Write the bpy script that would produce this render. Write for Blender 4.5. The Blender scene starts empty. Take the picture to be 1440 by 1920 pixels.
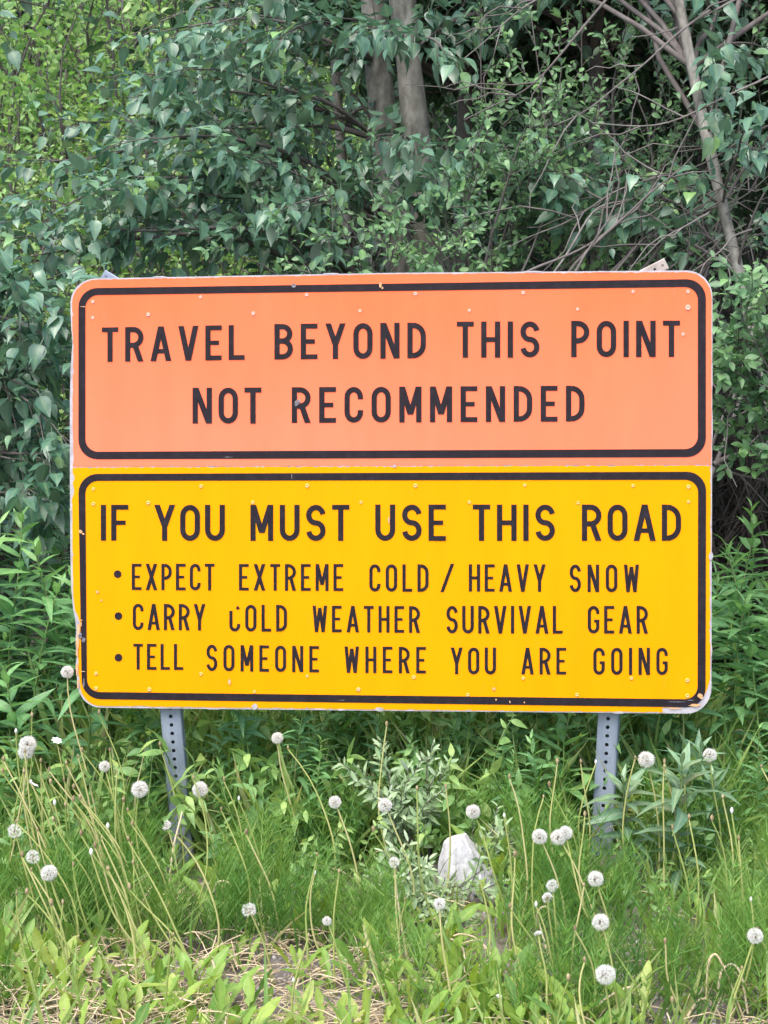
import bpy, bmesh, math, random
import numpy as np
from mathutils import Vector, Matrix

random.seed(7)
rng = np.random.default_rng(11)
R = math.radians
SC = bpy.context.scene
COL = SC.collection

# ------------------------------------------------------------------ camera
F_PX = 2800.0                      # focal length in pixels of the 1440x1920 frame
PITCH = R(3.27)
CAM = np.array([0.0, -4.26, 1.29])
cd = bpy.data.cameras.new('camera')
cam = bpy.data.objects.new('camera', cd)
COL.objects.link(cam)
cam.location = CAM
cam.rotation_euler = (R(90) - PITCH, 0, 0)
cd.sensor_fit = 'VERTICAL'
cd.sensor_height = 36.0
cd.lens = F_PX / 1920.0 * 36.0
cd.clip_start = 0.05
cd.clip_end = 500
cd.dof.use_dof = True
cd.dof.focus_distance = 4.25
cd.dof.aperture_fstop = 14
SC.camera = cam

# ------------------------------------------------------------------ sky, sun, exposure
SUN_EL, SUN_AZ = R(60), R(205)     # azimuth clockwise from +Y
w = bpy.data.worlds.new('World')
SC.world = w
w.use_nodes = True
nt = w.node_tree
bg = nt.nodes['Background']
sky = nt.nodes.new('ShaderNodeTexSky')
sky.sky_type = 'NISHITA'
sky.sun_disc = False
sky.sun_elevation = SUN_EL
sky.sun_rotation = SUN_AZ
sky.air_density = 1.0
sky.dust_density = 3.0
nt.links.new(sky.outputs[0], bg.inputs[0])
bg.inputs[1].default_value = 0.15
sd = bpy.data.lights.new('sun', 'SUN')
sun = bpy.data.objects.new('sun', sd)
COL.objects.link(sun)
sd.energy = 1.5
sd.angle = R(55)
sd.color = (1.0, 0.965, 0.91)
sdir = Vector((math.sin(SUN_AZ) * math.cos(SUN_EL), math.cos(SUN_AZ) * math.cos(SUN_EL), math.sin(SUN_EL)))
sun.rotation_euler = sdir.to_track_quat('Z', 'Y').to_euler()
sun.location = (0, -8, 12)
SC.view_settings.view_transform = 'Standard'
SC.view_settings.look = 'None'
SC.view_settings.exposure = 1.45
SC.view_settings.gamma = 1.0
SC.cycles.max_bounces = 8
SC.cycles.diffuse_bounces = 2
SC.cycles.transmission_bounces = 6
SC.cycles.transparent_max_bounces = 8
SC.cycles.caustics_reflective = False
SC.cycles.caustics_refractive = False

# ------------------------------------------------------------------ survey helpers
cp, sp_ = math.cos(PITCH), math.sin(PITCH)


def ray(px, py):
    """direction from the camera's place through a point of the photograph"""
    x = (px - 720.0) / F_PX
    u = -(py - 960.0) / F_PX
    return np.array([x, cp + u * sp_, -sp_ + u * cp])


def P(px, py, Y):
    d = ray(px, py)
    return CAM + d * ((Y - CAM[1]) / d[1])


def nrm(v):
    v = np.asarray(v, float)
    return v / (np.linalg.norm(v, axis=-1, keepdims=True) + 1e-12)


def gz(x, y):
    """height of the ground"""
    x = np.asarray(x, float)
    y = np.asarray(y, float)
    z = 0.02 * np.sin(x * 3.1 + 1.0) * np.cos(y * 2.7) + 0.012 * np.sin(x * 7.3 + y * 5.1)
    z = z + 0.07 * np.exp(-((x - 0.85) ** 2 + (y - 0.1) ** 2) / 0.35)
    b = np.clip(y - 4.5, 0, None)
    z = z + 0.30 * b * (1 - np.exp(-b / 4.0))
    z = z + np.clip(-1.3 - y, 0, 1.0) * 0.05
    return z


# ------------------------------------------------------------------ mesh helpers
def mk(name, V, F, mat, parent=None, attrs=None, smooth=True):
    V = np.ascontiguousarray(np.asarray(V, np.float32).reshape(-1, 3))
    me = bpy.data.meshes.new(name)
    me.vertices.add(len(V))
    me.vertices.foreach_set('co', V.ravel())
    F = np.asarray(F, np.int32)
    m, k = F.shape
    me.loops.add(m * k)
    me.loops.foreach_set('vertex_index', F.ravel())
    me.polygons.add(m)
    me.polygons.foreach_set('loop_start', np.arange(m, dtype=np.int32) * k)
    me.polygons.foreach_set('use_smooth', np.full(m, smooth))
    for an, av in (attrs or {}).items():
        a = me.attributes.new(an, 'FLOAT', 'POINT')
        a.data.foreach_set('value', np.ascontiguousarray(av, np.float32))
    me.materials.append(mat)
    me.update(calc_edges=True)
    o = bpy.data.objects.new(name, me)
    COL.objects.link(o)
    if parent:
        o.parent = parent
    return o


def bm_obj(name, bm, mat, parent=None, smooth=False):
    me = bpy.data.meshes.new(name)
    bm.normal_update()
    bm.to_mesh(me)
    bm.free()
    me.materials.append(mat)
    if smooth:
        me.polygons.foreach_set('use_smooth', [True] * len(me.polygons))
    o = bpy.data.objects.new(name, me)
    COL.objects.link(o)
    if parent:
        o.parent = parent
    return o


def thing(name, label, cat, loc=(0, 0, 0), rz=0.0, group=None):
    o = bpy.data.objects.new(name, None)
    o.empty_display_size = 0.1
    COL.objects.link(o)
    o.location = loc
    o.rotation_euler = (0, 0, rz)
    return tag(o, label, cat, group)


def tag(o, label, cat, group=None):
    o['label'] = label
    o['category'] = cat
    if group:
        o['group'] = group
    return o


def stuff(o):
    o['kind'] = 'stuff'
    return o


def dup(root, loc, rz, label, group, scale=1.0, tilt=(0, 0)):
    r = root.copy()
    COL.objects.link(r)
    r.location = loc
    r.rotation_euler = (tilt[0], tilt[1], rz)
    r.scale = (scale,) * 3
    r['label'] = label
    if group:
        r['group'] = group
    for ch in list(root.children):
        c = ch.copy()
        COL.objects.link(c)
        c.parent = r
    return r


class Tubes:
    def __init__(self, k=5):
        self.k, self.V, self.F, self.n, self.A = k, [], [], 0, []

    def add(self, pts, r, k=None, rnd=0.5, cap=False):
        k = k or self.k
        pts = np.asarray(pts, float)
        m = len(pts)
        r = np.broadcast_to(np.asarray(r, float), (m,))
        t = nrm(np.gradient(pts, axis=0))
        ref = np.array([0.31, 0.87, 0.38]) if abs(t[0][2]) > 0.8 else np.array([0, 0, 1.0])
        a = nrm(np.cross(t, ref))
        b = np.cross(t, a)
        ang = np.linspace(0, 2 * math.pi, k, endpoint=False)
        ring = a[:, None, :] * np.cos(ang)[None, :, None] + b[:, None, :] * np.sin(ang)[None, :, None]
        V = pts[:, None, :] + ring * r[:, None, None]
        i = np.arange(m - 1)[:, None] * k
        j = np.arange(k)[None, :]
        j2 = (j + 1) % k
        F = np.stack([i + j, i + j2, i + k + j2, i + k + j], -1).reshape(-1, 4) + self.n
        self.V.append(V.reshape(-1, 3))
        self.F.append(F)
        self.n += m * k
        self.A.append(np.full(m * k, rnd))
        if cap:
            c = pts[-1] + t[-1] * r[-1] * 0.3
            base = self.n
            self.V.append(c[None])
            self.n += 1
            self.A.append(np.array([rnd]))
            L = base - k
            self.F.append(np.array([[L + q, L + (q + 1) % k, base, base] for q in range(k)]))

    def build(self, name, mat, parent=None):
        return mk(name, np.concatenate(self.V), np.concatenate(self.F), mat, parent, {'rnd': np.concatenate(self.A)})


class Leaves:
    def __init__(self, tmpl):
        self.T = tmpl
        self.p, self.d, self.n, self.s, self.r, self.wd = [], [], [], [], [], []

    def add(self, p, d, n, s, rnd, wd=1.0):
        p = np.atleast_2d(p)
        m = len(p)
        self.p.append(p)
        self.d.append(np.broadcast_to(d, (m, 3)))
        self.n.append(np.broadcast_to(n, (m, 3)))
        self.s.append(np.broadcast_to(s, (m,)))
        self.r.append(np.broadcast_to(rnd, (m,)))
        self.wd.append(np.broadcast_to(wd, (m,)))

    def count(self):
        return sum(len(x) for x in self.p)

    def build(self, name, mat, parent=None, smooth=True):
        tv, tf, tm = self.T
        p, d, n = np.concatenate(self.p), nrm(np.concatenate(self.d)), np.concatenate(self.n)
        s, r, wd = np.concatenate(self.s), np.concatenate(self.r), np.concatenate(self.wd)
        x = nrm(np.cross(d, n))
        z = np.cross(x, d)
        L = len(p)
        # every leaf bends a little differently
        curl = rng.normal(0, 0.24, L)
        ty = np.clip(tv[:, 1], 0, None)
        bend = tv[None, :, 2] + curl[:, None] * ty[None, :] ** 2
        side = rng.normal(0, 0.06, L)[:, None] * ty[None, :] ** 2
        V = p[:, None, :] + s[:, None, None] * ((tv[None, :, 0] * wd[:, None] + side)[..., None] * x[:, None, :]
                                               + tv[None, :, 1, None] * d[:, None, :]
                                               + bend[..., None] * z[:, None, :])
        F = (tf[None] + (np.arange(L) * len(tv))[:, None, None]).reshape(-1, tf.shape[1])
        return mk(name, V.reshape(-1, 3), F, mat, parent,
                  {'rnd': np.repeat(r, len(tv)), 'mid': np.tile(tm, L)}, smooth)


def leaf_template(rows, fold=0.25, droop=0.12, petiole=0.0):
    """rows = [(t, half width)]; three vertices per row, midrib in the middle"""
    rr = list(rows)
    if petiole:
        rr = [(-petiole, 0.008)] + rr
    V, m = [], []
    for t, hw in rr:
        zz = -droop * max(t, 0) ** 2
        V += [(-hw, t, zz + hw * fold), (0, t, zz), (hw, t, zz + hw * fold)]
        m += [0, 1, 0]
    Fq = []
    for i in range(len(rr) - 1):
        a, b = i * 3, i * 3 + 3
        Fq += [(a, a + 1, b + 1, b), (a + 1, a + 2, b + 2, b + 1)]
    return np.array(V, float), np.array(Fq, np.int32), np.array(m, float)


T_POPLAR = leaf_template([(0, .02), (.02, .12), (.07, .215), (.16, .285), (.28, .315), (.42, .295), (.58, .22), (.74, .125), (.88, .045), (1, .0)], .28, .2, .36)
T_WILLOW = leaf_template([(0, .02), (.2, .2), (.5, .27), (.78, .17), (1, .0)], .25, .12, .1)
T_SMALL = leaf_template([(0, .03), (.35, .25), (.7, .19), (1, .0)], .3, .1)
T_LANCE = leaf_template([(0, .025), (.15, .10), (.4, .13), (.7, .085), (1, .0)], .3, .3)
T_SILVER = leaf_template([(0, .03), (.25, .13), (.6, .14), (.85, .08), (1, .0)], .3, .05)
T_HERB = leaf_template([(0, .03), (.12, .12), (.3, .19), (.5, .185), (.72, .115), (.88, .05), (1, .0)], .25, .3, .15)
T_BLADE = leaf_template([(0, .012), (.35, .014), (.7, .010), (1, .0)], .4, .35)
T_NEEDLE = (np.array([[-.012, 0, 0], [.012, 0, 0], [0, 1, .12], [0, 1, .12]]), np.array([[0, 1, 2, 3]], np.int32), np.array([0, 0, 0, 0.]))
T_DAND = leaf_template([(0, .014), (.12, .016), (.22, .05), (.25, .02), (.35, .072), (.39, .03), (.50, .095), (.545, .042), (.64, .11), (.69, .065),
                        (.80, .115), (.9, .085), (.97, .04), (1, .0)], .3, .25)


# ------------------------------------------------------------------ materials
def new_mat(name):
    m = bpy.data.materials.new(name)
    m.use_nodes = True
    t = m.node_tree
    return m, t, t.nodes, t.links, t.nodes['Principled BSDF']


def ramp(nodes, stops):
    r = nodes.new('ShaderNodeValToRGB')
    e = r.color_ramp.elements
    while len(e) < len(stops):
        e.new(0.5)
    for i, (p, c) in enumerate(stops):
        e[i].position = p
        e[i].color = (*c, 1)
    return r


def leaf_mat(name, cols, rough=0.42, spec=0.5, trans=0.3, tcol=None, mid=0.25, midcol=None, under=None):
    m, t, N, L, b = new_mat(name)
    at = N.new('ShaderNodeAttribute')
    at.attribute_name = 'rnd'
    oi = N.new('ShaderNodeObjectInfo')
    ad = N.new('ShaderNodeMath')
    ad.operation = 'MULTIPLY_ADD'
    ad.inputs[1].default_value = 0.22
    ad.use_clamp = True
    L.new(oi.outputs['Random'], ad.inputs[0])
    sb = N.new('ShaderNodeMath')
    sb.operation = 'SUBTRACT'
    sb.inputs[1].default_value = 0.11
    L.new(at.outputs['Fac'], sb.inputs[0])
    L.new(sb.outputs[0], ad.inputs[2])
    rp = ramp(N, [(i / (len(cols) - 1), c) for i, c in enumerate(cols)])
    L.new(ad.outputs[0], rp.inputs[0])
    col = rp.outputs[0]
    # blotches on the blades
    nz = N.new('ShaderNodeTexNoise')
    nz.inputs['Scale'].default_value = 45
    nz.inputs['Detail'].default_value = 2
    tc = N.new('ShaderNodeTexCoord')
    L.new(tc.outputs['Object'], nz.inputs['Vector'])
    mr = N.new('ShaderNodeMapRange')
    mr.inputs[1].default_value = .3
    mr.inputs[2].default_value = .7
    mr.inputs[3].default_value = .8
    mr.inputs[4].default_value = 1.2
    L.new(nz.outputs['Fac'], mr.inputs[0])
    hv = N.new('ShaderNodeHueSaturation')
    L.new(mr.outputs[0], hv.inputs['Value'])
    L.new(col, hv.inputs['Color'])
    col = hv.outputs[0]
    am = N.new('ShaderNodeAttribute')
    am.attribute_name = 'mid'
    pw = N.new('ShaderNodeMath')
    pw.operation = 'POWER'
    pw.inputs[1].default_value = 5
    L.new(am.outputs['Fac'], pw.inputs[0])
    ml = N.new('ShaderNodeMath')
    ml.operation = 'MULTIPLY'
    ml.inputs[1].default_value = mid
    L.new(pw.outputs[0], ml.inputs[0])
    mx = N.new('ShaderNodeMix')
    mx.data_type = 'RGBA'
    L.new(ml.outputs[0], mx.inputs['Factor'])
    L.new(col, mx.inputs[6])
    mx.inputs[7].default_value = (*(midcol or (.3, .42, .2)), 1)
    col = mx.outputs[2]
    front = col
    if under:
        ge = N.new('ShaderNodeNewGeometry')
        m2 = N.new('ShaderNodeMix')
        m2.data_type = 'RGBA'
        L.new(ge.outputs['Backfacing'], m2.inputs['Factor'])
        L.new(col, m2.inputs[6])
        m2.inputs[7].default_value = (*under, 1)
        front = m2.outputs[2]
    L.new(front, b.inputs['Base Color'])
    b.inputs['Roughness'].default_value = rough
    b.inputs['Specular IOR Level'].default_value = spec
    tr = N.new('ShaderNodeBsdfTranslucent')
    h2 = N.new('ShaderNodeHueSaturation')
    h2.inputs['Hue'].default_value = 0.485
    h2.inputs['Saturation'].default_value = 1.15
    h2.inputs['Value'].default_value = 1.7
    L.new(col, h2.inputs['Color'])
    L.new(h2.outputs[0], tr.inputs['Color'])
    ms = N.new('ShaderNodeMixShader')
    ms.inputs[0].default_value = trans
    L.new(b.outputs[0], ms.inputs[1])
    L.new(tr.outputs[0], ms.inputs[2])
    L.new(ms.outputs[0], N['Material Output'].inputs['Surface'])
    return m


def noise_mat(name, cols, scale=20, detail=6, rough=0.8, spec=0.3, bump=0.0, stretch=None, metallic=0.0, attr=False):
    m, t, N, L, b = new_mat(name)
    tc = N.new('ShaderNodeTexCoord')
    mp = N.new('ShaderNodeMapping')
    if stretch:
        mp.inputs['Scale'].default_value = stretch
    L.new(tc.outputs['Object'], mp.inputs['Vector'])
    nz = N.new('ShaderNodeTexNoise')
    nz.inputs['Scale'].default_value = scale
    nz.inputs['Detail'].default_value = detail
    nz.inputs['Roughness'].default_value = 0.65
    L.new(mp.outputs[0], nz.inputs['Vector'])
    n = len(cols)
    rp = ramp(N, [(.3 + .4 * i / max(n - 1, 1), c) for i, c in enumerate(cols)])
    fac = nz.outputs['Fac']
    if attr:
        at = N.new('ShaderNodeAttribute')
        at.attribute_name = 'rnd'
        mm = N.new('ShaderNodeMix')
        mm.inputs['Factor'].default_value = 0.55
        mr = N.new('ShaderNodeMapRange')
        mr.inputs[3].default_value = .25
        mr.inputs[4].default_value = .75
        L.new(at.outputs['Fac'], mr.inputs[0])
        L.new(fac, mm.inputs[2])
        L.new(mr.outputs[0], mm.inputs[3])
        fac = mm.outputs[0]
    L.new(fac, rp.inputs[0])
    L.new(rp.outputs[0], b.inputs['Base Color'])
    b.inputs['Roughness'].default_value = rough
    b.inputs['Specular IOR Level'].default_value = spec
    b.inputs['Metallic'].default_value = metallic
    if bump:
        bp = N.new('ShaderNodeBump')
        bp.inputs['Strength'].default_value = bump
        bp.inputs['Distance'].default_value = 0.01
        L.new(nz.outputs['Fac'], bp.inputs['Height'])
        L.new(bp.outputs[0], b.inputs['Normal'])
    return m


def sheet_mat(name, c_lo, c_hi, grime, rough=.45):
    """reflective sign sheeting: faint tone change from bottom to top, specks and thin grime"""
    m, t, N, L, b = new_mat(name)
    tc = N.new('ShaderNodeTexCoord')
    nz = N.new('ShaderNodeTexNoise')
    nz.inputs['Scale'].default_value = 2.2
    nz.inputs['Detail'].default_value = 5
    L.new(tc.outputs['Object'], nz.inputs['Vector'])
    sx = N.new('ShaderNodeSeparateXYZ')
    L.new(tc.outputs['Generated'], sx.inputs[0])
    ad = N.new('ShaderNodeMath')
    ad.operation = 'MULTIPLY_ADD'
    ad.inputs[1].default_value = 0.8
    L.new(sx.outputs['Z'], ad.inputs[0])
    sb = N.new('ShaderNodeMath')
    sb.operation = 'SUBTRACT'
    sb.inputs[1].default_value = .4
    L.new(nz.outputs['Fac'], sb.inputs[0])
    L.new(sb.outputs[0], ad.inputs[2])
    rp = ramp(N, [(.0, c_lo), (1, c_hi)])
    L.new(ad.outputs[0], rp.inputs[0])
    n2 = N.new('ShaderNodeTexNoise')
    n2.inputs['Scale'].default_value = 60
    n2.inputs['Detail'].default_value = 6
    n2.inputs['Roughness'].default_value = .7
    mp = N.new('ShaderNodeMapping')
    mp.inputs['Scale'].default_value = (1, 1, .35)
    L.new(tc.outputs['Object'], mp.inputs['Vector'])
    L.new(mp.outputs[0], n2.inputs['Vector'])
    r2 = ramp(N, [(.60, (0, 0, 0)), (.78, (.35, .35, .35))])
    L.new(n2.outputs['Fac'], r2.inputs[0])
    mx = N.new('ShaderNodeMix')
    mx.data_type = 'RGBA'
    L.new(r2.outputs[0], mx.inputs['Factor'])
    L.new(rp.outputs[0], mx.inputs[6])
    mx.inputs[7].default_value = (*grime, 1)
    L.new(mx.outputs[2], b.inputs['Base Color'])
    n3 = N.new('ShaderNodeTexNoise')           # run-down dirt and dull patches
    n3.inputs['Scale'].default_value = 7
    n3.inputs['Detail'].default_value = 7
    m3 = N.new('ShaderNodeMapping')
    m3.inputs['Scale'].default_value = (2.2, 1, .35)
    L.new(tc.outputs['Object'], m3.inputs['Vector'])
    L.new(m3.outputs[0], n3.inputs['Vector'])
    r3 = N.new('ShaderNodeMapRange')
    r3.inputs[1].default_value = .35
    r3.inputs[2].default_value = .7
    r3.inputs[3].default_value = 1.02
    r3.inputs[4].default_value = .95
    L.new(n3.outputs['Fac'], r3.inputs[0])
    h3 = N.new('ShaderNodeHueSaturation')
    L.new(r3.outputs[0], h3.inputs['Value'])
    L.new(mx.outputs[2], h3.inputs['Color'])
    L.new(h3.outputs[0], b.inputs['Base Color'])
    bp = N.new('ShaderNodeBump')
    bp.inputs['Strength'].default_value = .25
    bp.inputs['Distance'].default_value = .01
    L.new(nz.outputs['Fac'], bp.inputs['Height'])
    L.new(bp.outputs[0], b.inputs['Normal'])
    b.inputs['Roughness'].default_value = rough
    b.inputs['Specular IOR Level'].default_value = .06
    return m


M = {}
M['poplar'] = leaf_mat('poplar_leaf', [(.030, .088, .050), (.060, .142, .088), (.092, .19, .126), (.13, .24, .15), (.18, .32, .10)], .33, .65, .2, mid=.35, under=(.13, .19, .13))
M['willow'] = leaf_mat('willow_leaf', [(.05, .125, .058), (.10, .21, .09), (.16, .295, .125), (.21, .38, .13)], .45, .5, .3, under=(.16, .22, .15))
M['far'] = leaf_mat('far_shaded_leaf', [(.010, .030, .016), (.018, .048, .024), (.030, .075, .035), (.055, .12, .045)], .55, .25, .15)  # shade inside the wood painted in as a darker leaf colour
M['sun_tint'] = leaf_mat('sun_tinted_leaf', [(.09, .21, .06), (.16, .32, .085), (.25, .42, .13), (.36, .50, .20)], .5, .4, .35)  # sunlight of the clearing painted in as a brighter leaf colour
M['fireweed'] = leaf_mat('fireweed_leaf', [(.07, .185, .085), (.115, .27, .11), (.175, .355, .115), (.25, .44, .10)], .45, .5, .28, mid=.6, midcol=(.28, .4, .2))
M['herb'] = leaf_mat('herb_leaf', [(.08, .19, .07), (.13, .27, .09), (.19, .34, .10), (.30, .42, .12)], .5, .4, .3, mid=.3)
M['silver'] = leaf_mat('silver_leaf', [(.14, .24, .10), (.22, .33, .16), (.31, .42, .24), (.40, .49, .33)], .6, .3, .2, mid=.2, under=(.34, .42, .31))
M['horsetail'] = leaf_mat('horsetail_green', [(.06, .165, .03), (.105, .235, .045), (.16, .30, .06), (.24, .35, .10)], .55, .35, .3, mid=0)
M['grass'] = leaf_mat('grass_blade', [(.08, .18, .045), (.15, .26, .065), (.24, .33, .09), (.44, .42, .22)], .5, .4, .35, mid=0)
M['dandelion'] = leaf_mat('dandelion_leaf', [(.08, .19, .045), (.145, .28, .05), (.235, .36, .06), (.37, .43, .12)], .45, .4, .35, mid=.45, midcol=(.35, .42, .15))
M['stalk'] = noise_mat('stalk', [(.19, .27, .06), (.34, .37, .12), (.50, .43, .22)], 9, 4, .6, attr=True)
M['straw'] = noise_mat('dry_straw', [(.26, .19, .12), (.50, .40, .25), (.68, .57, .42)], 12, 4, .75, attr=True)
M['green_stem'] = noise_mat('green_stem', [(.09, .17, .04), (.14, .22, .06), (.20, .22, .10)], 20, 3, .6)
M['bark'] = noise_mat('pale_bark', [(.08, .074, .064), (.20, .19, .165), (.33, .315, .28)], 22, 8, .85, .2, .6, (1, 1, .5))
M['twig'] = noise_mat('twig_bark', [(.06, .05, .046), (.115, .10, .093), (.21, .19, .178)], 18, 4, .8, .25, .3, attr=True)
M['soil'] = noise_mat('soil', [(.06, .05, .042), (.15, .13, .115), (.30, .275, .26)], 9, 10, .95, .2, .8)
M['road'] = noise_mat('gravel_road_surface', [(.20, .18, .16), (.30, .275, .25), (.42, .40, .37)], 30, 10, .95, .2, .8)
M['pebble'] = noise_mat('pebble', [(.20, .185, .18), (.36, .335, .335), (.55, .525, .53)], 3, 6, .85, .25, .2, attr=True)
M['rock'] = noise_mat('pale_rock', [(.28, .28, .29), (.52, .52, .53), (.68, .68, .69)], 22, 10, .8, .3, .7)
M['galv'] = noise_mat('galvanised_steel', [(.17, .20, .26), (.245, .28, .35), (.31, .345, .41)], 18, 7, .5, .5, .1, (1, 1, .35), metallic=.35)
M['tan_steel'] = noise_mat('weathered_brace', [(.28, .23, .20), (.40, .34, .30), (.48, .42, .38)], 20, 6, .6, .4, .1)
M['alu'] = noise_mat('bare_aluminium', [(.28, .26, .285), (.40, .375, .405), (.50, .465, .50)], 26, 7, .5, .5, .1, metallic=.15)
M['orange'] = sheet_mat('orange_sheeting', (.86, .200, .110), (.86, .158, .060), (.66, .22, .15))
M['yellow'] = sheet_mat('yellow_sheeting', (.86, .300, .0008), (.86, .306, .0008), (.74, .29, .03))
M['black'] = noise_mat('black_film', [(.012, .009, .012), (.016, .012, .016), (.023, .019, .024)], 45, 9, .6, .15)
M['faded'] = noise_mat('faded_film', [(.62, .28, .10), (.62, .34, .17), (.55, .42, .33)], 40, 6, .5)
M['rivet_o'] = noise_mat('rivet_orange', [(.50, .24, .17), (.60, .34, .26), (.64, .44, .38)], 80, 4, .4, .5)
M['rivet_y'] = noise_mat('rivet_yellow', [(.55, .27, .02), (.62, .36, .08), (.64, .47, .22)], 80, 4, .4, .5)
M['fluff'] = noise_mat('dandelion_fluff', [(.78, .77, .73), (.86, .85, .82), (.90, .90, .88)], 30, 3, .9, .1)
M['seed'] = noise_mat('dandelion_seed', [(.13, .09, .05), (.26, .20, .11), (.42, .35, .20)], 60, 3, .8)
M['petal'] = noise_mat('white_petal', [(.72, .72, .74), (.82, .82, .83), (.88, .88, .88)], 40, 3, .6)

# fluff lets light through
_m = M['fluff']
_t = _m.node_tree
_tr = _t.nodes.new('ShaderNodeBsdfTranslucent')
_tr.inputs[0].default_value = (.85, .84, .80, 1)
_ms = _t.nodes.new('ShaderNodeMixShader')
_ms.inputs[0].default_value = .4
_t.links.new(_t.nodes['Principled BSDF'].outputs[0], _ms.inputs[1])
_t.links.new(_tr.outputs[0], _ms.inputs[2])
_t.links.new(_ms.outputs[0], _t.nodes['Material Output'].inputs['Surface'])


# ------------------------------------------------------------------ ground
def build_ground():
    xs = np.unique(np.concatenate([np.linspace(-150, -6, 25), np.linspace(-6, 6, 121), np.linspace(6, 150, 25)]))
    ys = np.unique(np.concatenate([np.linspace(-60, -3, 20), np.linspace(-3, 6, 91), np.linspace(6, 24, 37), np.linspace(24, 200, 20)]))
    X, Y = np.meshgrid(xs, ys)
    Z = gz(X, Y)
    Z = np.where(Y > 26, gz(X, np.minimum(Y, 26)), Z)
    V = np.stack([X, Y, Z], -1).reshape(-1, 3)
    nx, ny = len(xs), len(ys)
    i = (np.arange(ny - 1)[:, None] * nx + np.arange(nx - 1)[None]).ravel()
    F = np.stack([i, i + 1, i + nx + 1, i + nx], -1)
    o = mk('ground', V, F, M['soil'])
    o['kind'] = 'structure'
    # gravel road under the photographer
    xs = np.linspace(-40, 40, 161)
    ys = np.linspace(-8, -2.0, 13)
    X, Y = np.meshgrid(xs, ys)
    Z = gz(X, Y) + .02 + .03 * np.clip(-2.0 - Y, 0, 1)
    V = np.stack([X, Y, Z], -1).reshape(-1, 3)
    nx, ny = len(xs), len(ys)
    i = (np.arange(ny - 1)[:, None] * nx + np.arange(nx - 1)[None]).ravel()
    F = np.stack([i, i + 1, i + nx + 1, i + nx], -1)
    o = mk('road', V, F, M['road'])
    o['kind'] = 'structure'


build_ground()

# ------------------------------------------------------------------ the sign
YAW = R(4.0)
S_N = np.array([-math.sin(YAW), -math.cos(YAW), 0.0])      # faces the road, right side nearer
S_C = P(735, 920, 0.0)


def S(px, py, off=0.0):
    d = ray(px, py)
    o = S_C + S_N * off
    t = np.dot(o - CAM, S_N) / np.dot(d, S_N)
    return CAM + d * t


sign = thing('warning_sign', 'large orange and yellow road warning sign riveted together on two perforated steel posts', 'road sign', tuple(np.array([S_C[0], S_C[1], 0.0])))
SIGN_O = np.array(sign.location)


def SL(px, py, off=0.0):
    return S(px, py, off) - SIGN_O


def arc(cx, cy, rx, ry, a0, a1, n):
    return [(cx + rx * math.cos(R(a0 + (a1 - a0) * i / n)), cy - ry * math.sin(R(a0 + (a1 - a0) * i / n))) for i in range(n + 1)]


def poly_sheet(bm, pts, off, thick=0.0):
    vs = [bm.verts.new(SL(x, y, off)) for x, y in pts]
    bm.faces.new(vs[::-1])
    if thick:
        vb = [bm.verts.new(SL(x, y, off) - S_N * thick) for x, y in pts]
        bm.faces.new(vb)
        n = len(vs)
        for i in range(n):
            bm.faces.new((vs[i], vs[(i + 1) % n], vb[(i + 1) % n], vb[i]))


def rough_edge(pts, step, amp, closed=True):
    """nibbled edge: points every step pixels, pushed inwards by a little"""
    out = []
    c = np.mean(np.array(pts), axis=0)
    n = len(pts)
    for i in range(n if closed else n - 1):
        a, b = np.array(pts[i]), np.array(pts[(i + 1) % n])
        k = max(1, int(np.linalg.norm(b - a) / step))
        t = (b - a) / (np.linalg.norm(b - a) + 1e-9)
        nn = np.array([-t[1], t[0]])
        if np.dot(nn, c - a) < 0:
            nn = -nn
        for j in range(k):
            q = a + (b - a) * j / k
            e = amp * max(0, rng.normal(0.25, 0.55)) if amp else 0
            out.append(tuple(q + nn * e))
    return out


LEFT = [(146, 1285), (143, 1262), (142, 1245), (144, 1232), (141, 1205), (143, 1182), (141, 1162), (137, 1142), (133.5, 1105), (132, 1040),
        (131.5, 960), (131, 900), (131, 820), (131, 745), (132.5, 690), (135, 655), (136, 640), (134, 620), (132.5, 592), (132, 568)]
backing = (arc(1287, 556, 49, 49, 90, 0, 8) + arc(1288, 1290, 46, 48, 0, -90, 8) + [(735, 1333)] + arc(190, 1283, 44, 44, 270, 182, 8)[:-1]
           + LEFT[:-1] + arc(180, 568, 48, 46, 180, 90, 8) + [(735, 511.5)])
bm = bmesh.new()
poly_sheet(bm, backing, 0.0, 0.0045)
bm_obj('panel', bm, M['alu'], sign)

DIV_L, DIV_R = 875.5, 871.5
o_pts = ([(1334, DIV_R), (1334.5, 560)] + arc(1286, 557.5, 48, 48, 0, 90, 8) + [(735, 513.5)] + arc(181, 569, 46, 45, 90, 180, 8)
         + [(135, 600), (136.5, 640), (137.5, 660), (136.5, 700), (135.5, 745), (136, 800), (137, 850), (136.5, DIV_L)])
bm = bmesh.new()
poly_sheet(bm, rough_edge(o_pts, 5, 1.1), 0.0012)
bm_obj('orange_sheet', bm, M['orange'], sign)

y_pts = [(136, DIV_L + .7), (1333, DIV_R + .7), (1333, 1035), (1331, 1052), (1332, 1180), (1332, 1272), (1327, 1290), (1321, 1303), (1312, 1312), (1300, 1321), (1284, 1326),
         (1243, 1327), (1242.5, 1336), (735, 1331)] + arc(190, 1281, 41, 43, 270, 190, 8) + \
        [(147, 1262), (146, 1240), (147, 1215), (149, 1180), (149, 1168), (141, 1146), (137, 1120), (136, 1040), (135, 950), (134, 938), (137, 930), (139, 918), (136, 905), (140, 895), (136, 886)]
bm = bmesh.new()
poly_sheet(bm, rough_edge(y_pts, 5, 1.3), 0.0012)
bm_obj('yellow_sheet', bm, M['yellow'], sign)


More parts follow.
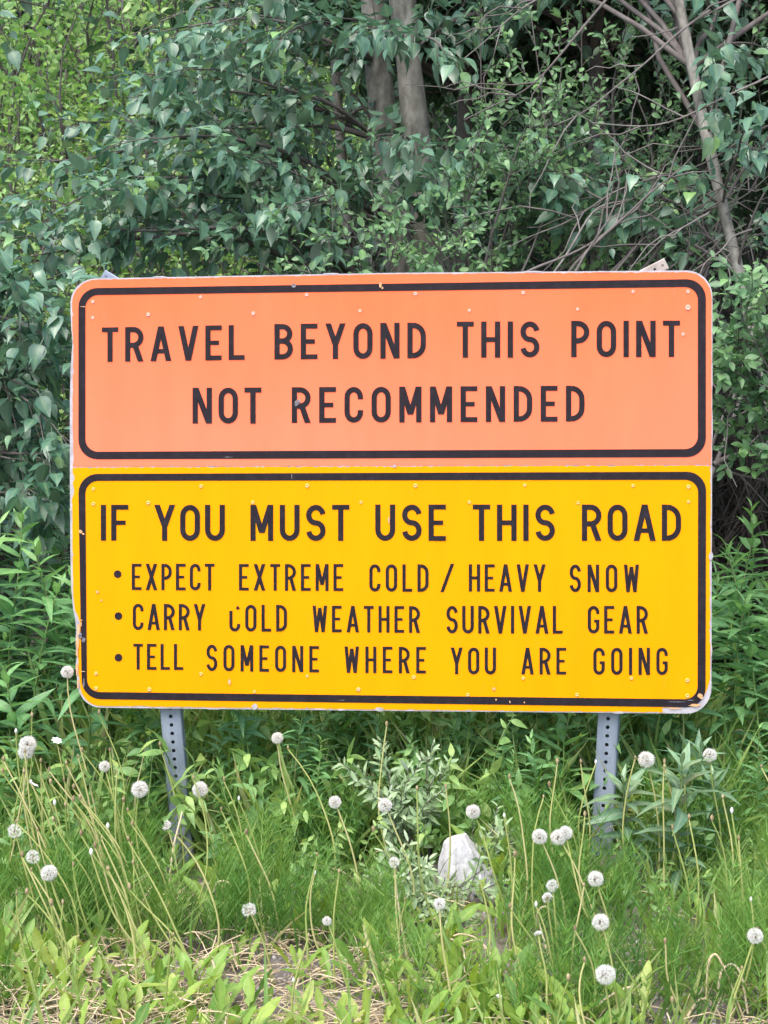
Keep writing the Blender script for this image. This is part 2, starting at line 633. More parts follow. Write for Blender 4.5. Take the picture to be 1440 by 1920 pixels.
def border(o, i_, off, name):
    """closed band between two loops of equal length"""
    bm = bmesh.new()
    n = len(o)
    vo = [bm.verts.new(SL(x, y, off)) for x, y in o]
    vi = [bm.verts.new(SL(x, y, off)) for x, y in i_]
    for k in range(n):
        bm.faces.new((vo[k], vo[(k + 1) % n], vi[(k + 1) % n], vi[k]))
    bmesh.ops.recalc_face_normals(bm, faces=bm.faces)
    return bm_obj(name, bm, M['black'], sign)


def rrect(l_t, l_b, r_t, r_b, tl, tr, bl, br, rad):
    """rounded frame loop: left x top/bottom, right x, y of the four corners"""
    q = []
    q += arc(r_t - rad, tr + rad, rad, rad, 90, 0, 8)
    q += arc(r_b - rad, br - rad, rad, rad, 0, -90, 8)
    q += arc(l_b + rad, bl - rad, rad, rad, 270, 180, 8)
    q += arc(l_t + rad, tl + rad, rad, rad, 180, 90, 8)
    return q


def dens(loop, k):
    out = []
    n = len(loop)
    for i in range(n):
        a, b = np.array(loop[i]), np.array(loop[(i + 1) % n])
        for j in range(k):
            out.append(tuple(a + (b - a) * j / k))
    return out


border(rrect(147, 147, 1323.5, 1323.5, 540, 523.5, 861, 857, 36), rrect(160, 160, 1308.5, 1308.5, 553, 538, 847, 842, 24), .0024, 'border')
border(rrect(147, 153, 1324, 1323, 888.5, 884.5, 1311, 1326, 36), rrect(160, 163, 1309, 1308, 901.5, 899.5, 1297.5, 1311, 24), .0024, 'border')

# --- lettering: highway alphabet drawn as strokes, (u, v) with cap height 1
def ellp(cx, cy, rx, ry, a0, a1, n=9):
    return [(cx + rx * math.cos(R(a0 + (a1 - a0) * i / n)), cy + ry * math.sin(R(a0 + (a1 - a0) * i / n))) for i in range(n + 1)]


def diag(x0, y0, x1, y1, hw):
    return ('p', [(x0 - hw, y0), (x0 + hw, y0), (x1 + hw, y1), (x1 - hw, y1)])


def box(x0, y0, x1, y1):
    return ('p', [(x0, y0), (x1, y0), (x1, y1), (x0, y1)])


WID = dict(A=.60, B=.52, C=.52, D=.52, E=.47, F=.47, G=.54, H=.53, I=.15, L=.46, M=.62, N=.54, O=.54, P=.50, R=.53, S=.53, T=.47, U=.54, V=.58, W=.70, X=.56, Y=.57)


def glyph(c, k, s):
    """returns width and pieces of a letter; k scales widths, s is the stroke"""
    w = s if c == 'I' else WID[c] * k
    h = s / 2
    rr = w / 2 - h
    ry = min(rr * 1.15, .5 - h)
    st = box(0, 0, s, 1)
    if c == 'I':
        return w, [st]
    if c in 'EF':
        g = [st, box(s, 1 - s * .92, w, 1), box(s, .5 - s * .42, w * .84, .5 + s * .42)]
        if c == 'E':
            g.append(box(s, 0, w, s * .92))
        return w, g
    if c == 'L':
        return w, [st, box(s, 0, w, s * .92)]
    if c == 'T':
        return w, [box(0, 1 - s * .92, w, 1), box(w / 2 - h, 0, w / 2 + h, 1 - s * .92)]
    if c == 'H':
        return w, [st, box(w - s, 0, w, 1), box(s, .5 - s * .45, w - s, .5 + s * .45)]
    if c == 'N':
        hw = s * .56
        return w, [st, box(w - s, 0, w, 1), diag(w - hw, 0, hw, 1, hw)]
    if c == 'M':
        hw = s * .54
        return w, [st, box(w - s, 0, w, 1), diag(w / 2, .22, hw, 1, hw), diag(w / 2, .22, w - hw, 1, hw)]
    if c == 'W':
        hw = s * .52
        a = w * .27
        return w, [diag(a, 0, hw, 1, hw), diag(a, 0, w / 2, .92, hw), diag(w - a, 0, w / 2, .92, hw), diag(w - a, 0, w - hw, 1, hw)]
    if c == 'V':
        hw = s * .54
        return w, [diag(w / 2, 0, hw, 1, hw), diag(w / 2, 0, w - hw, 1, hw)]
    if c == 'A':
        hw = s * .54
        y = .22
        return w, [diag(hw, 0, w / 2, 1, hw), diag(w - hw, 0, w / 2, 1, hw), box(w * .2, y, w * .8, y + s * .85)]
    if c == 'X':
        hw = s * .56
        return w, [diag(hw, 0, w - hw, 1, hw), diag(w - hw, 0, hw, 1, hw)]
    if c == 'Y':
        hw = s * .54
        return w, [box(w / 2 - h, 0, w / 2 + h, .44), diag(w / 2, .40, hw, 1, hw), diag(w / 2, .40, w - hw, 1, hw)]
    if c == 'O':
        p = ellp(w / 2, 1 - h - ry, rr, ry, 0, 180) + ellp(w / 2, h + ry, rr, ry, 180, 360)
        return w, [('c', p)]
    if c == 'C':
        p = [(w - h, 1 - h - ry - .06)] + ellp(w / 2, 1 - h - ry, rr, ry, 0, 180) + ellp(w / 2, h + ry, rr, ry, 180, 360) + [(w - h, h + ry + .06)]
        return w, [('r', p)]
    if c == 'G':
        p = [(w - h, 1 - h - ry - .06)] + ellp(w / 2, 1 - h - ry, rr, ry, 0, 180) + ellp(w / 2, h + ry, rr, ry, 180, 360) + [(w - h, .5)]
        return w, [('r', p), box(w * .55, .5 - s * .85, w - s * .9, .5)]
    if c == 'U':
        p = [(h, 1), (h, h + ry)] + ellp(w / 2, h + ry, rr, ry, 180, 360)[1:] + [(w - h, 1)]
        return w, [('r', p)]
    if c == 'S':
        q = (1 - 2 * h) / 4
        p = ellp(w / 2, 1 - h - q, rr, q, 8, 262, 14) + ellp(w / 2, h + q, rr, q, 82, -172, 14)
        return w, [('r', p)]
    if c in 'DPRB':
        def bowl(y0, y1, ww):
            r2 = min((y1 - y0) / 2, ww - h - s)
            cx = ww - h - r2
            return ('r', [(s, y1)] + [(cx, y1)] + ellp(cx, y1 - r2, r2, r2, 90, 0, 6)[1:] + ellp(cx, y0 + r2, r2, r2, 0, -90, 6) + [(s, y0)])
        if c == 'D':
            return w, [st, bowl(h, 1 - h, w)]
        if c == 'P':
            return w, [st, bowl(.45, 1 - h, w)]
        if c == 'R':
            return w, [st, bowl(.47, 1 - h, w), diag(w - s * .56, 0, w * .55, .45, s * .56)]
        return w, [st, bowl(.52, 1 - h, w * .97), bowl(h, .52, w)]
    raise ValueError(c)


def ribbon(pts, s, closed):
    p = np.array(pts, float)
    keep = [0]
    for i in range(1, len(p)):
        if np.linalg.norm(p[i] - p[keep[-1]]) > 1e-4:
            keep.append(i)
    p = p[keep]
    if closed and np.linalg.norm(p[0] - p[-1]) < 1e-4:
        p = p[:-1]
    n = len(p)
    L, Rr = [], []
    for i in range(n):
        a = p[i - 1] if (closed or i > 0) else None
        b = p[(i + 1) % n] if (closed or i < n - 1) else None
        t0 = nrm(p[i] - a) if a is not None else nrm(b - p[i])
        t1 = nrm(b - p[i]) if b is not None else t0
        t = nrm(t0 + t1)
        nn = np.array([-t[1], t[0]])
        m = 1.0 / max(.6, float(np.dot(nn, [-t0[1], t0[0]])))
        L.append(p[i] + nn * s / 2 * m)
        Rr.append(p[i] - nn * s / 2 * m)
    q = []
    for i in range(n if closed else n - 1):
        j = (i + 1) % n
        q.append([L[i], L[j], Rr[j], Rr[i]])
    return q


def word(bm, text, x0, x1, yt0, yb0, yt1, yb1, k, s, cut=None):
    """letters spread from x0 to x1; cap line yt, base line yb at the two ends"""
    hgt = ((yb0 - yt0) + (yb1 - yt1)) / 2
    gl = [glyph(c, k, s) for c in text]
    W = sum(g[0] for g in gl)
    gap = ((x1 - x0) / hgt - W) / max(1, len(text) - 1)
    u = 0.0
    zi = 0
    for ci, (w_, pieces) in enumerate(gl):
        for kind, pts in pieces:
            quads = [pts] if kind == 'p' else ribbon(pts, s, kind == 'c')
            off = .0024 + .00012 * (zi % 6)
            zi += 1
            for q in quads:
                if cut and ci == 0:
                    m_ = np.mean(np.array(q), axis=0)
                    if cut(m_[0] / w_, m_[1]):
                        continue
                vs = []
                for (a, b) in q:
                    px = x0 + (u + a) * hgt
                    f = (px - x0) / (x1 - x0)
                    yt = yt0 + (yt1 - yt0) * f
                    yb = yb0 + (yb1 - yb0) * f
                    vs.append(bm.verts.new(SL(px, yb + (yt - yb) * b, off)))
                bm.faces.new(vs)
        u += w_ + gap


def bullet(bm, cx, cy, r):
    bm.faces.new([bm.verts.new(SL(x, y, .0024)) for x, y in arc(cx, cy, r, r, 0, 360, 20)[:-1]])


def line(words, k, s, bul=None, slash=None):
    def done(bm, name):
        bmesh.ops.recalc_face_normals(bm, faces=bm.faces)
        bm_obj(name, bm, M['black'], sign)
    for wd in words:
        bm = bmesh.new()
        word(bm, *wd[:7], k, s, cut=wd[7] if len(wd) > 7 else None)
        done(bm, 'word')
    if bul:
        bm = bmesh.new()
        bullet(bm, *bul)
        done(bm, 'bullet_point')
    if slash:
        bm = bmesh.new()
        bm.faces.new([bm.verts.new(SL(x, y, .0024)) for x, y in slash])
        done(bm, 'slash')


line([('TRAVEL', 191, 458.5, 614, 678.5, 609, 674.5), ('BEYOND', 514.5, 798.5, 607.5, 674, 604.5, 671.5),
      ('THIS', 856.5, 1011.5, 603, 670.5, 602.5, 670), ('POINT', 1071, 1275, 601.5, 669.5, 601, 669)], 1, .148)
line([('NOT', 361, 490, 727, 794, 726.5, 794), ('RECOMMENDED', 547, 1096, 726, 793, 723, 790)], 1, .148)
line([('IF', 189, 240.5, 946.5, 1013.5, 946.5, 1013.5), ('YOU', 289, 421.5, 946.5, 1014, 946.5, 1014), ('MUST', 469.5, 655, 946.5, 1014, 946.5, 1014),
      ('USE', 703.5, 836, 946, 1014, 946, 1014), ('THIS', 886.5, 1040.5, 946, 1014, 946, 1014), ('ROAD', 1091, 1277, 946, 1014, 946, 1014)], 1.02, .145)
CUT = lambda a, b: (b > .70 and not (a > .62 and b > .84)) or (a > .75 and .3 < b < .84)
line([('EXPECT', 247, 402, 1057, 1106, 1057, 1107), ('EXTREME', 448, 643.5, 1057.5, 1107, 1057.5, 1108), ('COLD', 692.5, 803.5, 1058, 1109, 1058, 1109.5),
      ('HEAVY', 879, 1023, 1058, 1109, 1058, 1109.5), ('SNOW', 1068, 1198, 1058.5, 1110, 1058.5, 1110)], .78, .118, (220.5, 1076.5, 7.2),
     [(825.5, 1110), (832, 1110), (851.5, 1057), (845, 1057)])
line([('CARRY', 249, 385, 1132, 1181, 1132.5, 1182), ('COLD', 430, 538, 1134, 1184, 1134, 1184, CUT), ('WEATHER', 586, 787.5, 1135.5, 1185, 1136.5, 1186.5),
      ('SURVIVAL', 837, 1055, 1136, 1187.5, 1136, 1188), ('GEAR', 1102, 1215, 1136, 1187.5, 1136, 1188)], .78, .118, (222, 1155, 7.2))
line([('TELL', 250, 343.5, 1207, 1255.5, 1207.5, 1256), ('SOMEONE', 387, 598, 1208.5, 1258, 1211.5, 1260.5), ('WHERE', 646, 798.5, 1212, 1261.5, 1213, 1262.5),
      ('YOU', 845, 930, 1214, 1264, 1214, 1264.5), ('ARE', 977.5, 1061.5, 1214.5, 1264.5, 1214.5, 1264.5), ('GOING', 1112.5, 1252, 1214.5, 1265, 1214.5, 1265.5)],
     .78, .118, (222, 1233, 7.2))

# --- rivets: domed heads with a dimple, one mesh each kind
def rivet_mesh(bm, r):
    n = 12
    prof = [(1, 0), (.92, .25), (.7, .42), (.42, .44), (.30, .18), (0, .12)]
    rings = []
    ax = np.array([math.cos(YAW), -math.sin(YAW), 0])
    for q, z in prof[:-1]:
        rings.append([bm.verts.new(ax * (r * q * math.cos(2 * math.pi * i / n)) + np.array([0, 0, r * q * math.sin(2 * math.pi * i / n)]) + S_N * z * r * .8) for i in range(n)])
    for a, b in zip(rings, rings[1:]):
        for i in range(n):
            bm.faces.new((a[i], a[(i + 1) % n], b[(i + 1) % n], b[i]))
    bm.faces.new(rings[-1])


RIV_O = [(174, 566), (174, 596), (278, 590), (376, 557), (475, 588), (575, 553), (675, 583), (779, 551), (880, 582), (981, 549), (1083, 580), (1187, 547), (1290, 547), (1290, 577), (1281, 627)]
RIV_Y = [(175, 917), (175, 945), (278, 943), (377, 912), (474, 942), (576, 911), (677, 942), (779, 911), (880, 942), (984, 910), (1084, 943), (1187, 911), (1291, 913), (1291, 941),
         (180, 1263), (180, 1291), (280, 1293), (377, 1264), (477, 1297), (576, 1268), (672, 1293), (776, 1270), (877, 1303), (981, 1272), (1082, 1303), (1184, 1272), (1289, 1276), (1289, 1305)]
for lst, mt in ((RIV_O, M['rivet_o']), (RIV_Y, M['rivet_y'])):
    bm = bmesh.new()
    rivet_mesh(bm, .0068)
    first = bm_obj('rivet', bm, mt, sign, True)
    for i, (x, y) in enumerate(lst):
        o = first
        if i:
            o = first.copy()
            COL.objects.link(o)
            o.parent = sign
        o.location = SL(x, y, .0013)
        s_ = random.uniform(.7, 1.0) * (1.25 if y in (577, 1276, 1293) else 1)
        o.scale = (s_, s_, s_)

# --- chips and scuffs in the sheeting
def chip(bm, cx, cy, rx, ry, off=.0036, n=9):
    bm.faces.new([bm.verts.new(SL(cx + rx * math.cos(a) * random.uniform(.65, 1.15), cy + ry * math.sin(a) * random.uniform(.65, 1.15), off))
                  for a in [2 * math.pi * i / n for i in range(n)]])


bm = bmesh.new()
for cx, cy, rx, ry in [(477, 1325, 6, 6), (712, 1330, 9, 4), (600, 1330, 14, 2), (640, 1331, 9, 2), (300, 1327, 20, 1.8), (400, 1329, 16, 1.6), (1160, 1336, 12, 2.5), (240, 1326, 10, 1.6),
                       (1333, 1043, 4, 9), (1333, 980, 1.5, 8), (1334, 1220, 1.5, 14), (1335, 700, 1.2, 40), (1335.4, 800, 1.2, 30), (740, 874, 4, 3),
                       (300, 519, 14, 1.3), (620, 513, 18, 1.3), (1000, 509, 22, 1.3), (1130, 509, 14, 1.3)]:
    chip(bm, cx, cy, rx, ry)
bmesh.ops.recalc_face_normals(bm, faces=bm.faces)
bm_obj('bare_metal_chip', bm, M['alu'], sign)
bm = bmesh.new()
for cx, cy, rx, ry in [(430, 1279, 3.4, 5.5), (672, 1293, 3.6, 4), (926, 1292, 3.6, 3.2), (930, 1312, 1.8, 2.2), (956, 1316, 1.2, 2.6), (983, 1317, 1.4, 1.6), (729, 975, 2.2, 7),
                       (1312, 1304, 6, 4), (1315, 1308, 4, 3), (1303, 1322, 12, 3), (1265, 1328, 14, 1.6), (151, 997, 3.5, 3.5), (156, 1001, 3, 1.6), (713, 534, 3, 5), (717, 540, 2, 2.4),
                       (144, 1255, 2.4, 12), (145, 1205, 3, 17), (144.5, 1225, 2.6, 8), (146, 1283, 2.2, 9), (147, 1180, 3.5, 14), (153, 1163, 2, 1.2), (152, 1170, 1.5, 5), (156, 1259, 5, .8),
                       (156, 575, 6, .7), (182, 1110, 3, 3), (190, 1126, 2, 2)]:
    chip(bm, cx, cy, rx, ry, .0038)
bmesh.ops.recalc_face_normals(bm, faces=bm.faces)
bm_obj('faded_scuff', bm, M['faded'], sign)
bm = bmesh.new()
for cx, cy, rx, ry in [(551, 536, 5, 4.5), (556, 756, 4.5, 6), (561, 752, 3, 4), (150, 1192, 4, 7), (157, 1200, 4, 6), (157, 1282, 1.5, 10), (547, 893, .8, 6), (1270, 1316, 20, .7), (1295, 1313, 8, .7),
                           (430, 857, 9, .6), (640, 1313, 7, .7)]:
    chip(bm, cx, cy, rx, ry, .0037)
bmesh.ops.recalc_face_normals(bm, faces=bm.faces)
bm_obj('grey_scuff', bm, noise_mat('grey_scuff', [(.05, .05, .06), (.14, .13, .15), (.34, .32, .34)], 120, 6, .6), sign)


# --- perforated square posts and braces: every hole is cut
def perforated_tube(name, a, b, width, yaw, mat, pitch=.0254, hole=.0056, chamfer=.006, parent=None):
    a, b = np.array(a), np.array(b)
    ax = nrm(b - a)
    f = np.array([math.sin(yaw), -math.cos(yaw), 0])           # front normal
    f = nrm(f - ax * np.dot(f, ax))
    sd_ = nrm(np.cross(ax, f))
    n = int(np.linalg.norm(b - a) / pitch)
    V, Fq = [], []
    h = width / 2
    ang = [2 * math.pi * i / 16 for i in range(16)]
    fl = h - chamfer
    for fn, sn in ((f, sd_), (sd_, -f), (-f, -sd_), (-sd_, f)):
        for c in range(n):
            o = a + ax * (pitch * (c + .5))
            base = len(V)
            for t in ang:
                cx, cy = math.cos(t), math.sin(t)
                V.append(o + fn * h + sn * hole * cx + ax * hole * cy)
            for t in ang:
                cx, cy = math.cos(t), math.sin(t)
                m = max(abs(cx), abs(cy))
                V.append(o + fn * h + sn * fl * cx / m + ax * pitch / 2 * cy / m)
            for t in ang:
                cx, cy = math.cos(t), math.sin(t)
                V.append(o + fn * (h - .004) + sn * hole * cx + ax * hole * cy)
            for i in range(16):
                j = (i + 1) % 16
                Fq.append((base + i, base + j, base + 16 + j, base + 16 + i))
                Fq.append((base + i, base + 32 + i, base + 32 + j, base + j))
        # bevelled corner strip to the next face
        base = len(V)
        e0, e1 = a, a + ax * pitch * n
        for e in (e0, e1):
            V.append(e + fn * h + sn * fl)
            V.append(e + (fn * (h - chamfer * .3) + sn * (h - chamfer * .3)))
            V.append(e + sn * h + fn * fl)
        Fq += [(base, base + 3, base + 4, base + 1), (base + 1, base + 4, base + 5, base + 2)]
    # inner liner makes the tube wall
    base = len(V)
    for e in (a, a + ax * pitch * n):
        for u_, v_ in ((1, 1), (-1, 1), (-1, -1), (1, -1)):
            V.append(e + f * (h - .0045) * u_ + sd_ * (h - .0045) * v_)
    o = mk(name, np.array(V) - SIGN_O, np.array(Fq), mat, parent, smooth=False)
    return o


def line3(px0, py0, px1, py1, Y):
    return P(px0, py0, Y), P(px1, py1, Y)


# posts run from the ground up behind the panel
def post(px_top, px_low, py_top, py_low, Y, yaw):
    p0 = P(px_top, py_top, Y)
    p1 = P(px_low, py_low, Y)
    d = nrm(p0 - p1)
    z0 = gz(p1[0], Y) - .12
    a = p1 + d * ((z0 - p1[2]) / d[2])
    b = p0 + d * ((1.55 - p0[2]) / d[2])
    perforated_tube('post', a, b, .061, yaw, M['galv'], parent=sign)


post(323, 347, 1345, 1626, .102, R(1))
post(1142, 1132, 1345, 1530, .022, R(-14))
a, b = P(600, 760, .13), P(190, 513, .13)
perforated_tube('brace', a, b, .032, 0, M['galv'], parent=sign, hole=.004, chamfer=.003)
a, b = P(880, 680, .10), P(1258, 490, .10)
perforated_tube('brace', a, b, .034, 0, M['tan_steel'], parent=sign, hole=.004, chamfer=.003)


# ------------------------------------------------------------------ woody plants
def wob(pts, amp):
    n = len(pts)
    k = rng.normal(0, 1, (4, 3))
    t = np.linspace(0, 1, n)[:, None]
    d = sum(k[i] * np.sin((i + 1) * math.pi * t) / (i + 1) for i in range(4))
    return pts + d * amp


def arcline(p0, p1, up=0.2, n=12, amp=.03):
    p0, p1 = np.asarray(p0, float), np.asarray(p1, float)
    t = np.linspace(0, 1, n)[:, None]
    L = np.linalg.norm(p1 - p0)
    pts = p0 + (p1 - p0) * t
    pts[:, 2] += (4 * t * (1 - t))[:, 0] * up * L
    return wob(pts, amp * L)


def shootline(p0, d, L, n=6, grav=0.0, amp=.03):
    d = nrm(d)
    t = np.linspace(0, 1, n)[:, None]
    pts = p0 + d * L * t + np.array([0, 0, grav]) * L * t ** 2
    return wob(pts, amp * L)


VIEW = np.array([0, -.45, .55])          # the open, light side of the verge


def leaf_shoot(LV, pts, n, size, base_rnd, kind, t0=.15):
    """leaves spiralling round a shoot"""
    t = np.linspace(t0, 1, n) + rng.normal(0, .02, n)
    t = np.clip(t, 0, 1)
    m = len(pts)
    idx = t * (m - 1)
    i0 = np.clip(idx.astype(int), 0, m - 2)
    f = (idx - i0)[:, None]
    p = pts[i0] * (1 - f) + pts[i0 + 1] * f
    ax = nrm(pts[i0 + 1] - pts[i0])
    ref = np.where(np.abs(ax[:, 2:3]) > .9, np.array([[1., 0, 0]]), np.array([[0, 0, 1.]]))
    a = nrm(np.cross(ax, ref))
    b = np.cross(ax, a)
    ph = rng.uniform(0, 6.28) + np.arange(n) * 2.4
    rad = a * np.cos(ph)[:, None] + b * np.sin(ph)[:, None]
    jit = rng.normal(0, .22, (n, 3))
    if kind == 'poplar':
        d = ax * .5 + rad * .8 + np.array([0, 0, -.55]) + VIEW * .12 + jit * 1.4
        nn = VIEW * .95 + rad * .6 + jit * 2.0
        off = rad * .3 + ax * .2
        p = p + nrm(off) * (size * .32)
    elif kind == 'willow':
        d = ax * .75 + rad * .75 + np.array([0, 0, -.15]) + jit
        nn = VIEW * 1.0 + ax * .2 + jit * 1.6
    else:
        d = ax * .5 + rad * .8 + np.array([0, 0, -.3]) + jit
        nn = VIEW * 1.0 + rad * .3 + jit * 1.6
    s = size * rng.uniform(.5, 1.2, n) * (1 - .35 * (np.abs(t - .6) / .6) ** 2)
    young = np.clip((t - .85) * 4, 0, 1) * rng.uniform(0, .45, n)
    LV.add(p, d, nn, s, np.clip(base_rnd + rng.normal(0, .13, n) + young, 0, 1), rng.uniform(.85, 1.1, n))


def grow(LV, TB, limb, r0, r1, kind, spacing, sh_len, n_leaf, size, t_from=.25, spread=1.0, rnd=(.15, .75), fork=0.5, droop=0.0, tw=0.4, k=6, bare=0.0):
    """a limb with side shoots and leaves on them"""
    m = len(limb)
    TB.add(limb, np.linspace(r0, r1, m), k, rnd=rng.uniform(.2, .7))
    seg = np.linalg.norm(np.diff(limb, axis=0), axis=1)
    Lt = seg.sum()
    cum = np.concatenate([[0], np.cumsum(seg)]) / Lt
    n = max(2, int(Lt * (1 - t_from) / spacing))
    for q in range(n + 1):
        t = t_from + (1 - t_from) * q / n
        i = min(np.searchsorted(cum, t, side='right') - 1, m - 2)
        f = (t - cum[i]) / (cum[i + 1] - cum[i] + 1e-9)
        p = limb[i] * (1 - f) + limb[i + 1] * f
        ax = nrm(limb[i + 1] - limb[i])
        if rng.random() < bare:
            continue
        d = ax * (.9 if q < n else 2) + nrm(rng.normal(0, 1, 3)) * spread * (.8 if q < n else .2) + np.array([0, 0, .1])
        L = sh_len * rng.uniform(.6, 1.3) * (1.1 - .45 * t)
        sh = shootline(p, d, L, 6, -.1 - droop)
        TB.add(sh, np.linspace(max(r1 * .7, .0022), .0012, 6), 4, rnd=tw + rng.uniform(-.2, .3))
        br = rng.uniform(*rnd)
        leaf_shoot(LV, sh, max(3, int(n_leaf * L / sh_len)), size, br, kind)
        if rng.random() < fork:
            j = rng.integers(2, 5)
            d2 = nrm(sh[j] - sh[j - 1]) + nrm(rng.normal(0, 1, 3)) * .8
            s2 = shootline(sh[j], d2, L * .6, 5, -.1 - droop)
            TB.add(s2, np.linspace(.0018, .001, 5), 4, rnd=tw + rng.uniform(-.2, .3))
            leaf_shoot(LV, s2, max(3, int(n_leaf * .6)), size, br + rng.normal(0, .08), kind)


def trunk_line(px0, px1, Y, top=6.0, lean=0.0, py1=0):
    """a trunk from the ground to above the frame, passing px0 low and px1 at the top edge of the photograph"""
    lo = P(px0, 560, Y)
    hi = P(px1, py1, Y + lean)
    d = (hi - lo) / (hi[2] - lo[2])
    zb = float(gz(lo[0], Y)) - .1
    base = lo + d * (zb - lo[2])
    base[0] += (lo[0] - base[0]) * .6
    tp = hi + d * (top - hi[2])
    t = np.linspace(0, 1, 18)[:, None]
    return wob(base + (tp - base) * t, .035)


def poplar(label, trunk, r0, r1, ends, canopy, seed, side_trunk=None, leaf=.086):
    global rng
    rng = np.random.default_rng(seed)
    b = trunk[0].copy()
    root = thing('poplar_tree', label, 'tree', tuple(b))
    TB, TW, LV = Tubes(10), Tubes(5), Leaves(T_POPLAR)
    TB.add(trunk - b, np.linspace(r0, r1, len(trunk)) * (1 + .04 * rng.normal(0, 1, len(trunk))), 12)
    if side_trunk is not None:
        TB.add(side_trunk - b, np.linspace(r0 * .8, r1 * .8, len(side_trunk)), 12)
    for e in ends:
        px, py, Y, zt, up, ln = e
        tip = P(px, py, Y)
        zs = trunk[:, 2]
        i = int(np.argmin(np.abs(zs - zt)))
        start = trunk[i]
        lb = arcline(start, tip, up, 14, .025) - b
        D = np.linalg.norm(tip - start)
        grow(LV, TW, lb, max(.006, .011 * D), .003, 'poplar', .075, .34 * ln, 10, leaf, t_from=max(.25, 1 - 1.5 / max(D, .5)), fork=.6, droop=.05)
    for q in range(canopy):  # limbs above the frame, put in to shade the wood below
        i = rng.integers(9, 17)
        az = rng.uniform(0, 6.28)
        L = rng.uniform(.9, 1.7)
        tip = trunk[i] + np.array([math.cos(az) * L, math.sin(az) * L, rng.uniform(-.2, .6)])
        tip[2] = max(tip[2], 3.0)
        tip[2] += max(0, 2.4 - tip[1]) * .6
        tip[1] = max(tip[1], 1.6 + .5 * (tip[2] - 3.0))
        grow(LV, TW, arcline(trunk[i], tip, .1, 8, .03) - b, .012, .003, 'poplar', .16, .4, 7, leaf * 1.1, t_from=.3, fork=.3)
    TB.build('trunk', M['bark'], root)
    TW.build('limb', M['twig'], root)
    LV.build('crown', M['poplar'], root)
    return root


tA = wob(trunk_line(800, 728, 2.2), .04)
tB = wob(trunk_line(862, 805, 2.0), .04)
tC = trunk_line(1440, 1297, 1.25, lean=.2, top=4.4)
tC = wob(tC, .03)
tD = trunk_line(-330, -360, 2.2)
tE = trunk_line(690, 640, 4.6)
poplar('pale barked poplar tree with long leafy limbs reaching left above the sign', tA, .066, .046,
       [(330, 318, 2.0, 2.0, .05, 1), (60, 300, 1.9, 2.2, .10, 1), (150, 235, 2.1, 2.4, .08, 1), (300, 180, 2.1, 2.6, .12, 1), (300, 60, 2.2, 2.8, .15, 1), (420, 40, 1.8, 2.8, .12, 1), (260, 140, 2.4, 2.6, .1, 1),
        (540, 60, 1.7, 2.8, .1, 1), (380, 130, 1.6, 2.6, .1, 1), (480, 300, 1.5, 2.2, .06, .9), (560, 380, 1.4, 2.0, .05, .8), (240, 330, 1.5, 2.0, .08, 1), (100, 400, 1.4, 2.0, .1, 1),
        (200, 430, 1.3, 1.9, .1, 1), (340, 430, 1.7, 1.9, .1, 1), (60, 480, 1.2, 1.8, .12, 1), (420, 240, 1.9, 2.4, .1, 1), (620, 130, 2.2, 2.6, .1, 1), (540, 200, 2.4, 2.4, .1, 1),
        (300, 260, 1.6, 2.2, .1, 1)], 16, 101)
poplar('pale barked poplar tree with twin trunk standing behind the middle of the sign', tB, .066, .046,
       [(690, 55, 1.5, 2.7, .1, .8), (830, 90, 1.6, 2.8, .1, .7), (690, 260, 1.9, 2.5, .08, .6), (765, 260, 1.3, 2.3, .06, .5), (850, 300, 1.3, 2.2, .06, .55), (620, 30, 1.9, 2.9, .1, .8), (900, 20, 2.2, 2.9, .1, .7), (960, 30, 2.4, 2.9, .1, .9),
        (1030, 320, 1.3, 2.0, .08, .7), (1120, 340, 1.4, 2.1, .08, .7), (960, 350, 1.6, 2.1, .05, .7)], 18, 102)
poplar('slender leaning poplar tree with big drooping leaves behind the right end of the sign', tC, .028, .015,
       [(1200, 330, 1.3, 1.9, .08, .8), (1330, 170, 1.4, 2.3, .06, .7), (1240, 330, 1.2, 2.0, .05, .6), (1430, 90, 1.6, 2.6, .1, .8), (1290, 50, 1.9, 2.7, .1, .8), (1450, 240, 1.2, 2.2, .06, .8),
        (1090, 350, 1.3, 1.9, .06, .6), (1450, 330, 1.1, 1.9, .06, .6), (1340, 130, .9, 2.4, .06, .55), (1400, 240, .9, 2.1, .05, .5)], 34, 103, leaf=.08)
poplar('low branched poplar tree with dense leaves beyond the left end of the sign', tD, .07, .04,
       [(60, 560, 1.0, 1.2, .1, 1), (100, 640, .9, 1.2, .1, 1), (40, 720, .9, 1.0, .1, 1), (90, 790, .8, .95, .1, 1), (110, 850, .8, .9, .08, .9), (20, 860, 1.0, .9, .1, 1), (60, 930, .9, .75, .1, .9),
        (10, 640, 1.2, 1.3, .1, 1), (100, 520, 1.2, 1.5, .1, 1), (20, 450, 1.3, 1.6, .1, 1), (-20, 550, 1.2, 1.3, .1, 1), (30, 790, 1.1, 1.0, .1, 1), (120, 700, 1.1, 1.0, .1, .9), (-40, 380, 1.6, 1.8, .1, 1),
        (110, 930, 1.0, .75, .1, .8)], 4, 104)
poplar('thin poplar tree half hidden among leaves left of the paired trunks', tE, .035, .02,
       [(560, 420, 3.4, 2.0, .05, 1), (430, 340, 3.6, 2.4, .05, 1), (700, 400, 3.4, 2.2, .05, 1), (300, 400, 3.8, 2.2, .06, 1), (500, 150, 3.6, 2.8, .06, 1)], 16, 105)


